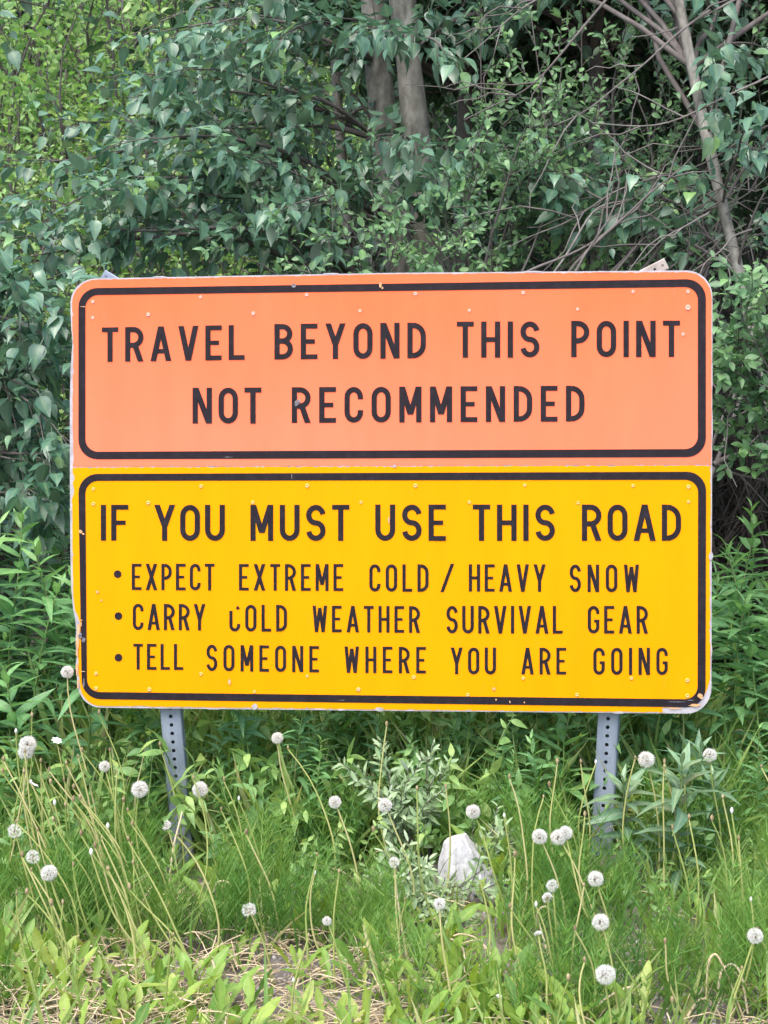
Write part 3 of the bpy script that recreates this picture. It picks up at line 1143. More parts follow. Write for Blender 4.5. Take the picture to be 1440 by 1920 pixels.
def willow(label, base_px, Y, ends, seed, leaf=.04, mat='willow', bare_ends=(), bushy=1.0, group=None, rnd=(.2, .8), name='willow_shrub', r0=.012, t_from=.4):
    global rng
    rng = np.random.default_rng(seed)
    bp = P(base_px, 800, Y)
    bp[2] = float(gz(bp[0], Y)) - .03
    root = thing(name, label, 'shrub', tuple(bp), group=group)
    TW, LV = Tubes(5), Leaves(T_WILLOW)
    for e in ends:
        px, py, y2, up = e
        tip = P(px, py, y2)
        st = np.array([rng.normal(0, .12), rng.normal(0, .1), 0])
        lb = arcline(st, tip - bp, up, 16, .03)
        grow(LV, TW, lb, r0, .002, 'willow', .055 / bushy, .24, 12, leaf, t_from=t_from, fork=.7, rnd=rnd, tw=.55, bare=.05)
    for e in bare_ends:
        px, py, y2, up = e[:4]
        tip = P(px, py, y2)
        st = np.array([rng.normal(0, .2), rng.normal(0, .15), 0])
        if len(e) > 4:
            st = P(*e[4]) - bp
        lb = arcline(st, tip - bp, up, 18, .03)
        TW.add(lb, np.linspace((e[5] if len(e) > 5 else .009) * .72, .0018, 18), 6, rnd=rng.uniform(.45, 1))
        for q in range(rng.integers(2, 5)):
            j = rng.integers(6, 16)
            d = nrm(lb[j + 1] - lb[j]) + nrm(rng.normal(0, 1, 3)) * .7
            sh = shootline(lb[j], d, rng.uniform(.2, .5), 6, -.05, .06)
            TW.add(sh, np.linspace(.0035, .0012, 6), 4, rnd=rng.uniform(.4, 1))
    TW.build('woody_stem', M['twig'], root)
    if LV.count():
        LV.build('foliage', M[mat], root)
    return root


willow('small leaved grey green willow shrub rising above the middle of the sign', 900, 2.0,
       [(700, 320, 1.3, .1), (760, 400, 1.1, .08), (640, 400, 1.3, .12), (840, 360, 1.0, .1), (900, 300, 1.2, .1), (980, 250, 1.2, .12), (900, 215, 1.5, .1), (940, 160, 1.5, .1), (740, 460, .9, .08), (820, 440, .9, .08),
        (1040, 210, 1.4, .1), (920, 420, 1.0, .06), (660, 470, .9, .1), (1000, 330, 1.3, .1), (560, 470, 1.0, .1), (450, 480, 1.0, .1)], 201)
willow('tall fine leaved willow shrub in front of the slender leaning poplar', 1200, 2.2,
       [(1000, 60, 1.6, .12), (1090, 40, 1.6, .1), (950, 100, 1.6, .12), (1150, 110, 1.5, .1), (1050, 150, 1.4, .1), (1210, 60, 1.8, .1), (1120, 200, 1.4, .1), (900, 60, 1.9, .12), (1240, 180, 1.6, .1), (1180, 20, 1.9, .1),
        (1060, 270, 1.5, .1), (1420, 20, 1.6, .1)], 202)
willow('willow shrub with pale leaf clusters beside the upper right edge of the sign', 1620, 1.1,
       [(1370, 560, .5, .15), (1400, 600, .45, .12), (1360, 640, .45, .12), (1420, 650, .4, .1), (1400, 690, .5, .1), (1440, 560, .5, .1), (1350, 600, .55, .1), (1450, 620, .5, .1),
        (1400, 540, .6, .15), (1385, 620, .4, .1), (1430, 600, .4, .1)], 203, leaf=.05, t_from=.68)
willow('tangle of bare grey arching willow stems behind the top right corner of the sign', 1300, 1.5,
       [], 204,
       bare_ends=[(1240, 330, 1.1, -.05, (970, 520, 1.0), .009), (1200, 350, 1.2, .1, (1000, 560, 1.0), .007), (1300, 290, 1.0, .1, (1040, 560, 1.1), .009), (1110, 230, 1.2, -.12, (1520, 60, 1.0), .007),
                  (1160, 400, .8, -.04, (1065, 530, .8), .008), (1360, 370, 1.3, .1, (1100, 560, 1.3), .012), (1440, 330, 1.4, .08, (1150, 560, 1.4), .012), (1250, 420, 1.2, .1, (1130, 560, 1.2), .007),
                  (1200, 330, 1.2, -.1, (1540, 150, 1.2), .007), (1400, 420, 1.2, .1, (1200, 560, 1.3), .008), (1330, 340, 1.6, .12, (1010, 540, 1.6), .009), (1440, 420, 1.5, .1, (1240, 600, 1.5), .01),
                  (1100, 300, 1.5, .08, (960, 540, 1.4), .006), (1350, 450, 1.1, .06, (1220, 600, 1.2), .006), (1480, 830, .9, .06, (1338, 872, .9), .018), (1440, 900, .8, -.05, (1345, 870, .8), .007),
                  (1335, 800, .7, .05, (1430, 620, .8), .005), (1440, 640, 1.0, .05, (1300, 900, 1.0), .01), (1400, 560, 1.2, .03, (1290, 900, 1.2), .012), (1440, 480, 1.3, .03, (1330, 900, 1.3), .012),
                  (870, 110, 1.3, .1, (1130, -40, 1.3), .007), (870, 225, 1.3, -.12, (1180, -60, 1.3), .008), (1180, 70, 1.4, .05, (1560, -40, 1.3), .009), (1040, 235, 1.2, -.05, (1330, 20, 1.3), .007),
                  (1310, 520, .9, .08, (1410, 430, 1.0), .006), (1180, 500, .9, .05, (1330, 400, 1.0), .006), (960, 460, 1.2, .05, (1240, 330, 1.2), .006)])


def dead_brush(label, Y, seed, n):
    global rng
    rng = np.random.default_rng(seed)
    b = P(1230, 800, Y)
    b[2] = float(gz(b[0], Y)) - .03
    root = thing('dead_brush', label, 'brushwood', tuple(b))
    TW = Tubes(4)
    for q in range(n):
        x0 = rng.uniform(-.75, .75)
        st = np.array([x0, rng.normal(0, .2), 0])
        tip = np.array([x0 + rng.normal(.35, .45), rng.normal(0, .3), rng.uniform(1.2, 2.35)])
        lb = arcline(st, tip, rng.normal(0, .06), 12, .05)
        TW.add(lb, np.linspace(rng.uniform(.005, .013), .002, 12), 5, rnd=rng.uniform(0, .5))
        for k in range(5):
            j = rng.integers(3, 11)
            sh = shootline(lb[j], nrm(lb[j] - lb[j - 1]) + nrm(rng.normal(0, 1, 3)) * .9, rng.uniform(.2, .6), 6, -.1, .07)
            TW.add(sh, np.linspace(.0035, .0012, 6), 4, rnd=rng.uniform(0, .6))
    TW.build('woody_stem', M['dead_twig'], root)


M['dead_twig'] = noise_mat('dead_twig', [(.022, .018, .016), (.045, .038, .034), (.085, .073, .067)], 18, 4, .85, .15, .3, attr=True)
dead_brush("dense tangle of dead brown stems in the hollow behind the right end of the sign", 2.3, 210, 150)
dead_brush('deeper tangle of dead brown stems farther back in the dark hollow', 3.3, 211, 150)

# --- shrubs and trees further back, three builds copied round the wood
def bush_proto(name, seed, H, W, n_stem, mat, leaf, cat='shrub', spacing=.10, nleaf=9, trunk=False, zmin=0.0):
    global rng
    rng = np.random.default_rng(seed)
    root = thing(name, 'x', cat, (0, 0, 0))
    TW, LV = Tubes(5), Leaves(T_SMALL)
    for q in range(n_stem):
        az = rng.uniform(0, 6.28)
        rr = W * math.sqrt(rng.uniform(.02, 1))
        hh = H * (1 - .45 * (rr / W) ** 2) * rng.uniform(.35, 1.0)
        hh = max(hh, zmin + .3 * rng.random())
        tip = np.array([math.cos(az) * rr, math.sin(az) * rr, hh])
        st = np.array([rng.normal(0, .12), rng.normal(0, .12), 0])
        if trunk:
            st[2] = max(hh * rng.uniform(.4, .8), zmin * .92)
            st[:2] *= .2
        grow(LV, TW, arcline(st, tip, .12, 10, .04), .016, .003, 'far', spacing, .40, nleaf, leaf, t_from=.15, fork=.5, rnd=(.1, .85))
    if trunk:
        TW.add(np.array([[0, 0, -.1], [.02, 0, H * .3], [-.03, .02, H * .6], [0, 0, H * .95]]), [.06, .05, .035, .012], 9)
    TW.build('woody_stem', M['twig'], root)
    LV.build('foliage', M[mat], root)
    return root


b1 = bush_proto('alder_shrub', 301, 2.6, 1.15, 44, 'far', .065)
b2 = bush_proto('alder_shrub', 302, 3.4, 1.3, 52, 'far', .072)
b3 = bush_proto('sun_tinted_shrub', 303, 3.2, 1.3, 46, 'sun_tint', .062)
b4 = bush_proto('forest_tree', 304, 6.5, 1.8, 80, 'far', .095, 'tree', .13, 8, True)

b5 = bush_proto('added_shade_tree', 305, 6.6, 1.9, 70, 'far', .11, 'tree', .13, 8, True, 3.5)  # added to darken the wood: crown only above the frame
mid_l = 'dark green leafy shrub filling the gaps between trunks behind the sign'
far_l = 'tall dark leafy shrub deep in the wood behind the sign'
tree_l = 'tall dark tree standing at the back of the wood'
sun_l = 'yellow green shrub with sunlight painted into its leaves in the clearing at upper left'


def place(proto, spots, label, group):
    for i, (x, y, rz, s) in enumerate(spots):
        z = float(gz(x, y)) - .03
        if not proto.get('used'):
            proto['used'] = 1
            proto.location = (x, y, z)
            proto.rotation_euler = (0, 0, rz)
            proto.scale = (s,) * 3
            proto['label'] = label
            proto['group'] = group
            r = proto
        else:
            r = dup(proto, (x, y, z), rz, label, group, s)
    return r


r0 = random.Random(5)
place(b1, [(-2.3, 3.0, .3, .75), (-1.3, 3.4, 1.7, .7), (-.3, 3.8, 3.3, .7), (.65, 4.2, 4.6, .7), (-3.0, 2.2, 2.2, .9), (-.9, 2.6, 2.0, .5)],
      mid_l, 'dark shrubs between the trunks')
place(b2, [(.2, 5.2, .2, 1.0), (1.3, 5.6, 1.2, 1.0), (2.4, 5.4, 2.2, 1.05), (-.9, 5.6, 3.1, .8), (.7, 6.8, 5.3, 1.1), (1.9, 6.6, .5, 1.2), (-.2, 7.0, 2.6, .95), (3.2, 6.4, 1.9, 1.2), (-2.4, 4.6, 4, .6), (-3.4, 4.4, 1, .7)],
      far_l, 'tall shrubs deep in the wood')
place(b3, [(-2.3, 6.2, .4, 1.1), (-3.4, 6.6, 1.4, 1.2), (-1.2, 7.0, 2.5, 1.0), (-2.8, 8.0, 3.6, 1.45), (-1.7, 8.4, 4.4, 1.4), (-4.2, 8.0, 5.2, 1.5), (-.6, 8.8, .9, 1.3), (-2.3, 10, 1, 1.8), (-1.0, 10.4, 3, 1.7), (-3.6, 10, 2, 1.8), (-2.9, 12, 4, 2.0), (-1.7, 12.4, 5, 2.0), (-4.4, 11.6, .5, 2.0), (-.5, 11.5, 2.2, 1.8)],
      sun_l, 'sun tinted shrubs at upper left')
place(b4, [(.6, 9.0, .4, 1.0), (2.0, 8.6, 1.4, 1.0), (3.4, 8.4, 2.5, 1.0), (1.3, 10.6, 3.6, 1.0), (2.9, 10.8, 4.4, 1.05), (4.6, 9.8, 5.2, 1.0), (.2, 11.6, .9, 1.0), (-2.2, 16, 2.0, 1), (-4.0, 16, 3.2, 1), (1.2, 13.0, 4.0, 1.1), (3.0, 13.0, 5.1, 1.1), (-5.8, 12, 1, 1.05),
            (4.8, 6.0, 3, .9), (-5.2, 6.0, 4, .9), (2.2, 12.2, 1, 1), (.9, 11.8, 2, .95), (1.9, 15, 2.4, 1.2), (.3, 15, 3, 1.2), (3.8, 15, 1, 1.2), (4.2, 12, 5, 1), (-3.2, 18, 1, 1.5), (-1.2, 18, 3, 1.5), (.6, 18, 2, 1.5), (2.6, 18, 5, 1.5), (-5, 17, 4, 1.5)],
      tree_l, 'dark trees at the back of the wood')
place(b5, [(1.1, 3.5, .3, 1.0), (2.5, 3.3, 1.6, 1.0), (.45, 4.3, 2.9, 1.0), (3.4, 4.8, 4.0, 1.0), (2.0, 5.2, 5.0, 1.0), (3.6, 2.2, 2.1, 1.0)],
      'slim dark trunked tree added to shade the wood behind the right half of the sign', 'trees added to shade the wood behind the sign')


# ------------------------------------------------------------------ herbs
def fireweed_proto(seed, H, mat='fireweed', leaf=.155, rnd=(.25, .8), step=.019, name='fireweed_plant'):
    global rng
    rng = np.random.default_rng(seed)
    root = thing(name, 'x', 'plant', (0, 0, 0))
    TB, LV = Tubes(6), Leaves(T_LANCE)
    tip = np.array([rng.normal(0, .06), rng.normal(0, .06), H])
    st = arcline((0, 0, -.02), tip, 0, 12, .015)
    TB.add(st, np.linspace(.0045, .002, 12), 6)
    n = int(H / step)
    t = np.linspace(.12, 1, n)
    idx = np.clip(t * 11, 0, 10.99)
    i0 = idx.astype(int)
    f = (idx - i0)[:, None]
    p = st[i0] * (1 - f) + st[i0 + 1] * f
    ph = np.arange(n) * 2.4 + rng.normal(0, .2, n)
    rad = np.stack([np.cos(ph), np.sin(ph), np.zeros(n)], -1)
    rise = -.25 + 1.0 * t + rng.normal(0, .14, n) + np.clip(t - .9, 0, 1) * 12
    d = rad + np.array([0, 0, 1.]) * rise[:, None]
    nn = np.array([0, 0, 1.]) - rad * .4 + rng.normal(0, .25, (n, 3))
    s = leaf * (1 - .62 * np.clip((t - .78) / .22, 0, 1) ** 1.3) * np.clip(.55 + t * 1.2, 0, 1) * rng.uniform(.85, 1.12, n)
    b = rnd[0] + (rnd[1] - rnd[0]) * (.3 * rng.random(n) + .35 * t + .35 * np.clip((t - .8) * 5, 0, 1))
    LV.add(p, d, nn, s, np.clip(b, 0, 1), rng.uniform(.85, 1.2, n))
    TB.build('stem', M['green_stem'], root)
    LV.build('foliage', M[mat], root)
    return root


FW = [fireweed_proto(400 + i, H) for i, H in enumerate((.95, .85, 1.02, .7, .8))]
for f_ in FW:
    f_['spare'] = 1


def scatter_fw(n, xr, yr, label, group, smin, smax, seed, protos=FW, mind=.10):
    r = random.Random(seed)
    pts = []
    tries = 0
    while len(pts) < n and tries < 6000:
        tries += 1
        x, y = r.uniform(*xr), r.uniform(*yr)
        sx = x * 4.26 / (y + 4.26)
        if y < .1 and protos is not None and (abs(sx + .575) < .13 or abs(sx - .635) < .12 or (abs(sx - .21) < .14 and y < -.2) or abs(sx - .05) < .13):
            continue                                       # nothing tall right in front of the post feet and the rock
        if all((x - a) ** 2 + (y - b) ** 2 > mind ** 2 for a, b in pts):
            pts.append((x, y))
    for x, y in pts:
        pr = r.choice(protos)
        loc = (x, y, float(gz(x, y)) - .02)
        s = r.uniform(smin, smax)
        rz = r.uniform(0, 6.28)
        tl = (r.gauss(0, .10), r.gauss(0, .10))
        if pr.get('spare'):
            del pr['spare']
            pr.location, pr.rotation_euler, pr.scale = loc, (tl[0], tl[1], rz), (s,) * 3
            pr['label'], pr['group'] = label, group
        else:
            dup(pr, loc, rz, label, group, s, tl)


scatter_fw(70, (-2.0, -.80), (.22, 2.2), 'leafy green fireweed stem in the dense stand left of the sign', 'fireweed left of the sign', .85, 1.15, 1)
scatter_fw(64, (.86, 2.1), (.12, 2.2), 'leafy green fireweed stem in the dense stand right of the sign', 'fireweed right of the sign', .78, 1.08, 2)
scatter_fw(74, (-.75, .85), (.12, 1.6), 'shorter fireweed stem growing behind and under the sign panel', 'fireweed under the sign', .42, .75, 3)


def herb_proto(seed, H, name='leafy_herb'):
    global rng
    rng = np.random.default_rng(seed)
    root = thing(name, 'x', 'plant', (0, 0, 0))
    TB, LV = Tubes(5), Leaves(T_HERB)
    for q in range(5):
        az = rng.uniform(0, 6.28)
        tip = np.array([math.cos(az) * H * .45, math.sin(az) * H * .45, H * rng.uniform(.6, 1)])
        st = arcline((0, 0, 0), tip, .12, 8, .02)
        TB.add(st, np.linspace(.003, .0014, 8), 5)
        leaf_shoot(LV, st, 14, .072, rng.uniform(.3, .7), 'far', .2)
    TB.build('stem', M['green_stem'], root)
    LV.build('foliage', M['herb'], root)
    return root


HB = [herb_proto(450 + i, H) for i, H in enumerate((.42, .34, .48))]
for f_ in HB:
    f_['spare'] = 1
scatter_fw(70, (-.85, .75), (-.08, .9), 'low broad leaved herb growing under the sign between its posts', 'broad leaved herbs under the sign', .75, 1.15, 8, HB, .10)
scatter_fw(26, (-1.3, -.62), (-.05, .5), 'low broad leaved herb in the grass left of the left post', 'broad leaved herbs left of the post', .6, .95, 9, HB, .13)

scatter_fw(34, (-.95, 1.0), (-.62, -.05), 'small weed with broad leaves among the horsetail in front of the posts', 'small weeds in front of the posts', .35, .7, 12, HB, .14)
scatter_fw(26, (-.8, 1.1), (-.12, .2), 'young fireweed shoot in the weeds between and beside the posts', 'young fireweed between the posts', .3, .52, 13, FW, .12)

# two pale fireweed plants that stand out in front of the right post
M['silver_green'] = leaf_mat('pale_fireweed_leaf', [(.06, .14, .075), (.10, .20, .11), (.16, .28, .15), (.2, .33, .15)], .42, .5, .2, mid=.6, midcol=(.36, .45, .28))
fs1 = fireweed_proto(420, .40, 'silver_green', .125, (.2, .8), .0105)
q = P(1283, 1765, -.36)
fs1.location = (q[0], q[1], float(gz(q[0], q[1])))
fs1['label'] = 'pale grey green fireweed plant standing in the grass right of the rock'
for px_, py_, Y_, s_, lb_ in ((1190, 1700, -.22, .8, 'pale grey green fireweed plant at the foot of the right post'),
                              (1345, 1690, -.2, .75, 'pale grey green fireweed plant at right behind the tallest pale one'),
                              (1235, 1690, -.1, .9, 'pale grey green fireweed plant directly right of the right post')):
    q = P(px_, py_, Y_)
    dup(fs1, (q[0], q[1], float(gz(q[0], q[1]))), random.uniform(0, 6), lb_, None, s_, (random.gauss(0, .12), random.gauss(0, .12)))
fs2 = fireweed_proto(421, .40, 'fireweed', .13, (.35, .9), .016)
q = P(1035, 1600, .0)
fs2.location = (q[0], q[1], float(gz(q[0], q[1])))
fs2['label'] = 'single fireweed plant with spreading leaves just left of the right post'


# --- silver leaved willows by the rock
def silver(label, px, Y, H, tips, seed, leaf=.04):
    global rng
    rng = np.random.default_rng(seed)
    b = P(px, 1700, Y)
    b[2] = float(gz(b[0], Y)) - .01
    root = thing('silver_willow', label, 'shrub', tuple(b))
    TB, LV = Tubes(5), Leaves(T_SILVER)
    for (tx, ty, y2, up) in tips:
        st = arcline((rng.normal(0, .02), rng.normal(0, .02), 0), P(tx, ty, y2) - b, up, 10, .03)
        TB.add(st, np.linspace(.0035, .0014, 10), 5, rnd=.5)
        leaf_shoot(LV, st, 26, leaf * 1.1, rng.uniform(.35, .75), 'willow', .35)
        for j in ((4, 6, 8) if H > .35 else (3, 4, 5, 6, 7, 8)):
            sh = shootline(st[j], nrm(st[j + 1] - st[j]) + nrm(rng.normal(0, 1, 3)) * .8 + np.array([0, 0, .2]), rng.uniform(.05, .10), 5, .1)
            TB.add(sh, np.linspace(.0016, .001, 5), 4, rnd=.5)
            leaf_shoot(LV, sh, 9, leaf, rng.uniform(.3, .8), 'willow', .1)
    TB.build('stem', M['twig'], root)
    LV.build('foliage', M['silver'], root)


silver('silver leaved willow shoots rising tall below the middle of the sign', 790, -.06, .4,
       [(715, 1400, -.06, .05), (690, 1470, -.08, .05), (765, 1440, -.08, .05), (800, 1420, -.06, .0), (745, 1520, -.12, .05), (830, 1440, -.05, .0), (670, 1440, -.04, .05), (720, 1500, -.13, .03), (810, 1490, -.12, .04), (780, 1530, -.14, .05)], 501)
silver('bushy silver leaved willow crowding the front of the pale rock', 800, -.28, .3,
       [(760, 1610, -.34, .1), (800, 1630, -.42, .1), (740, 1680, -.45, .12), (780, 1700, -.52, .12), (850, 1720, -.52, .1), (890, 1740, -.5, .1), (920, 1680, -.42, .15), (760, 1740, -.55, .1), (830, 1690, -.5, .1),
        (870, 1770, -.55, .1), (720, 1640, -.36, .1), (800, 1760, -.56, .1), (760, 1660, -.5, .1)], 502, .036)
silver('thin silver leaved willow spray leaning right from behind the rock', 840, -.22, .3,
       [(970, 1575, -.22, .05), (1000, 1580, -.2, .1), (940, 1560, -.2, .1), (930, 1600, -.25, .05), (990, 1600, -.25, .08)], 503, .036)


# --- rock
def rock(label, px, py, Y, size, seed, cuts, mat_):
    r = random.Random(seed)
    q = P(px, py, Y)
    bm = bmesh.new()
    bmesh.ops.create_icosphere(bm, subdivisions=5, radius=1)
    for v in bm.verts:
        c = v.co.copy()
        for n_, d_ in cuts:
            n_ = Vector(n_).normalized()
            e = c.dot(n_) - d_
            if e > 0:
                c -= n_ * e * .88
        v.co = c
    from mathutils import noise
    for v in bm.verts:
        p = v.co.copy()
        k = noise.noise(p * 2.2 + Vector((seed, 0, 0))) * .07 + noise.noise(p * 6) * .03 + noise.noise(p * 17) * .012
        v.co = Vector((p.x * size[0], p.y * size[1], p.z * size[2])) * (1 + k)
    o = bm_obj('rock', bm, mat_, None, True)
    o.location = (q[0], q[1], float(gz(q[0], q[1])) + size[2] * .22)
    tag(o, label, 'rock')
    return o


rock('pale angular rock standing upright in the grass behind the silver leaves', 866, 1690, -.25, (.075, .07, .145), 4,
     [((-.9, -.3, .25), .62), ((.7, -.6, .15), .66), ((.05, -.95, .2), .6), ((.55, -.1, .8), .62), ((-.15, .1, 1), .74), ((.95, .1, .0), .66), ((-.6, -.75, -.1), .7)], M['rock'])
rock('small grey rock half buried at the foot of the upright pale rock', 905, 1720, -.28, (.06, .05, .06), 9,
     [((-.5, -.6, .5), .7), ((.6, -.5, .5), .7), ((.1, -.2, 1), .7)], noise_mat('grey_rock', [(.12, .12, .13), (.24, .24, .26), (.36, .36, .38)], 16, 9, .85, .25, .7))


# ------------------------------------------------------------------ dandelions
def clock_meshes(mode, seed):
    """a seed head of pappus parasols on a small receptacle; radius 1"""
    g = np.random.default_rng(seed)
    n = 190
    i = np.arange(n) + .5
    ph = np.arccos(1 - 2 * i / n * .965)
    th = math.pi * (1 + 5 ** .5) * i
    D = np.stack([np.cos(th) * np.sin(ph), np.sin(th) * np.sin(ph), np.cos(ph)], -1)
    if mode == 'half':                       # one side blown away
        a = nrm(g.normal(0, 1, 3) + np.array([0, 0, .3]))
        D = D[(D @ a < .25) & (g.random(n) < .85)]
    elif mode == 'ragged':
        D = D[g.random(n) < .45]
    elif mode == 'shut':                     # brush of fluff not yet opened
        D = D[D[:, 2] > .3] * np.array([.55, .55, 1.0])
    V, Fq = [], []

    def needle(p, q, w0, w1=None):
        w1 = w0 if w1 is None else w1
        d = nrm(q - p)
        a = nrm(np.cross(d, g.normal(0, 1, 3)))
        b = len(V)
        V.extend([p - a * w0, p + a * w0, q + a * w1, q - a * w1])
        Fq.append((b, b + 1, b + 2, b + 3))
    for d in D:
        d = nrm(d + g.normal(0, .10, 3))
        L = g.uniform(.60, .78)
        hub = d * L
        needle(d * .2, hub, .006)
        a = nrm(np.cross(d, g.normal(0, 1, 3)))
        b = np.cross(d, a)
        for k in range(11):
            t = 2 * math.pi * k / 11 + g.uniform(0, .4)
            tip = hub + d * g.uniform(.15, .30) + (a * math.cos(t) + b * math.sin(t)) * g.uniform(.15, .26)
            needle(hub, tip, .015, .007)
    fl = (np.array(V), np.array(Fq))
    V, Fq = [], []
    for d in D:
        needle(d * .13, d * .36, .024, .008)
    for d in nrm(g.normal(0, 1, (26, 3))):
        needle(-d * .13, d * .13, .05, .05)
    for k in range(9):                        # turned-down bracts
        t = 2 * math.pi * k / 9
        needle(np.array([0, 0, -.12]), np.array([math.cos(t) * .3, math.sin(t) * .3, -.42]), .05, .02)
    sd2 = (np.array(V), np.array(Fq))
    return fl, sd2


HEADS = {}
for _mode, _n in (('full', 2), ('half', 2), ('ragged', 2), ('shut', 1)):
    HEADS[_mode] = []
    for _q in range(_n):
        fl, sd2 = clock_meshes(_mode, 77 + _q)
        a_ = mk('seed_head', fl[0], fl[1], M['fluff'], smooth=False)
        b_ = mk('seed', sd2[0], sd2[1], M['seed'], smooth=False)
        HEADS[_mode].append((a_.data, b_.data))
        bpy.data.objects.remove(a_)
        bpy.data.objects.remove(b_)


def stem_to(head, base, bend=.0, r=.0022, n=12):
    pts = arcline(base, head, 0, n, .012)
    t = np.linspace(0, 1, n)
    pts[:, 0] += bend * np.sin(t * math.pi) * np.linalg.norm(head - base)
    return pts


HSTEMS = []


def clock(px, py, dia, label, z=.34, lean=0.0, bend=.02, group=None):
    """one dandelion: height z above the ground decides how far away it stands"""
    d = ray(px, py)
    t = (z - CAM[2]) / d[2]
    head = CAM + d * t
    head[2] += 0
    base = head + np.array([lean, random.uniform(-.03, .05), 0])
    base[2] = float(gz(base[0], base[1])) - .01
    root = thing('dandelion_clock', label, 'dandelion', tuple(base), group=group)
    TB = Tubes(6)
    TB.add(stem_to(head - base, np.zeros(3), bend), np.linspace(.0031, .0019, 12), 6, rnd=random.random())
    TB.build('stalk', M['stalk'], root)
    r_ = dia / 2 / F_PX * t
    mode = 'half' if 'half' in label else 'ragged' if ('ragged' in label or 'thin' in label) else 'shut' if 'closed' in label else 'full'
    FLUFF, SEED = random.choice(HEADS[mode])
    o = bpy.data.objects.new('seed_head', FLUFF)
    COL.objects.link(o)
    o.parent = root
    o.location = head - base
    o.rotation_euler = (random.uniform(-.4, .4), random.uniform(-.4, .4), random.uniform(0, 6.28))
    o.scale = (r_,) * 3
    c = bpy.data.objects.new('seed', SEED)
    COL.objects.link(c)
    c.parent = o
    return root


CL = [
    (52, 1396, 34, 'upper of two touching dandelion clocks at the far left below the sign', .42, -.10),
    (49, 1410, 30, 'lower of two touching dandelion clocks at the far left below the sign', .40, -.06),
    (126, 1260, 25, 'dandelion clock touching the lower left edge of the sign', .60, .10),
    (196, 1437, 22, 'small dandelion clock between the left frame edge and the left post', .38, .10),
    (262, 1480, 33, 'round white dandelion clock just left of the left post', .36, .08),
    (375, 1480, 31, 'round white dandelion clock against the right side of the left post', .36, .10),
    (311, 1547, 20, 'small half blown dandelion clock in front of the left post', .30, .06),
    (62, 1607, 28, 'ragged dandelion clock above the lowest left one', .27, .05),
    (92, 1637, 32, 'white dandelion clock low at the left with a curved stalk', .25, .08),
    (28, 1558, 28, 'ragged dandelion clock nearest the left edge of the picture', .30, .10),
    (520, 1384, 23, 'greyish dandelion clock on a tall stalk under the sign', .42, .12),
    (628, 1504, 25, 'dandelion clock on a long stalk left of the silver willow', .33, .10),
    (467, 1706, 28, 'thin dandelion clock low in the grass right of the left post', .19, .05),
    (722, 1510, 28, 'dandelion clock among the tall silver willow shoots', .33, .06),
    (887, 1522, 28, 'dandelion clock above the pale rock', .33, .08),
    (1012, 1569, 30, 'left one of three dandelion clocks right of the rock', .32, .08),
    (1047, 1570, 31, 'front one of two overlapping dandelion clocks right of the rock', .32, .14),
    (1060, 1562, 28, 'rear one of two overlapping dandelion clocks right of the rock', .33, .14),
    (1212, 1424, 32, 'large dandelion clock just right of the right post', .42, .05),
    (1331, 1416, 27, 'dandelion clock on a straight stalk far right below the sign', .42, .03),
    (1117, 1648, 31, 'dandelion clock below the foot of the right post', .27, .06),
    (1036, 1661, 25, 'half blown dandelion clock with a hooked stalk right of the rock', .26, .03),
    (1027, 1684, 22, 'ragged dandelion clock just under the half blown hooked one', .25, .03),
    (1126, 1729, 33, 'dandelion clock above the lowest large one at lower right', .24, .05),
    (1135, 1827, 39, 'largest dandelion clock low at lower right', .19, .02),
    (1416, 1755, 31, 'dandelion clock at the right edge of the picture', .22, -.05),
    (824, 1695, 24, 'dandelion clock in front of the silver leaves beside the rock', .26, .04),
    (739, 1617, 22, 'small ragged dandelion clock left of the silver leaves', .30, .03),
    (613, 1727, 18, 'small nodding dandelion clock in the grass at lower middle', .20, .07),
    (1010, 1755, 20, 'tuft of a closed dandelion clock below the arched dry stalk', .21, .02),
    (935, 1872, 16, 'small closed dandelion clock low in front of the rock', .14, .05),
]
for c_ in CL:
    clock(c_[0], c_[1], c_[2], c_[3], c_[4], c_[5] * random.uniform(.8, 1.2), random.uniform(-.05, .07))


# spent stalks: bare receptacle or nothing on top
def spent_bud(TBX, p, s):
    TBX.add(np.array([p, p + np.array([0, 0, .006]) * s, p + np.array([0, 0, .012]) * s, p + np.array([0, 0, .017]) * s]), np.array([.002, .0048, .0042, .001]) * s, 7, rnd=.8)


SP = [(725, 1362, .45, .02), (1289, 1408, .42, .04), (1335, 1540, .36, .03), (1078, 1745, .23, .04), (1019, 1497, .38, .0), (836, 1478, .36, .0), (955, 1460, .42, .02), (1045, 1432, .42, .02), (1089, 1432, .42, .0), (1246, 1432, .42, .0),
      (1385, 1575, .33, .02), (1355, 1498, .36, .02), (1372, 1525, .36, .02), (1292, 1537, .34, .01), (60, 1345, .45, -.08), (186, 1340, .45, .05), (206, 1410, .42, .1), (30, 1375, .42, .1), (415, 1520, .33, .05), (420, 1465, .36, .04),
      (462, 1565, .3, .07), (590, 1640, .24, .04), (247, 1585, .28, .06), (118, 1696, .21, .02), (178, 1590, .28, .1), (5, 1450, .4, .12), (1428, 1440, .4, .0), (1408, 1690, .26, -.06), (138, 1480, .36, .14), (95, 1470, .36, .13), (540, 1405, .42, .1), (760, 1690, .2, .02), (700, 1560, .3, .06), (1005, 1700, .25, .02), (1260, 1880, .14, .02), (900, 1650, .26, -.03), (300, 1400, .4, .08), (100, 1540, .32, .12), (70, 1560, .32, .12), (150, 1500, .34, .12)]
_rs = random.Random(21)
for _k in range(34):
    SP.append((_rs.uniform(0, 250), _rs.uniform(1400, 1700), 0, _rs.uniform(.03, .16)))
for _k in range(24):
    SP.append((_rs.uniform(250, 1440), _rs.uniform(1420, 1860), 0, _rs.uniform(-.03, .08)))
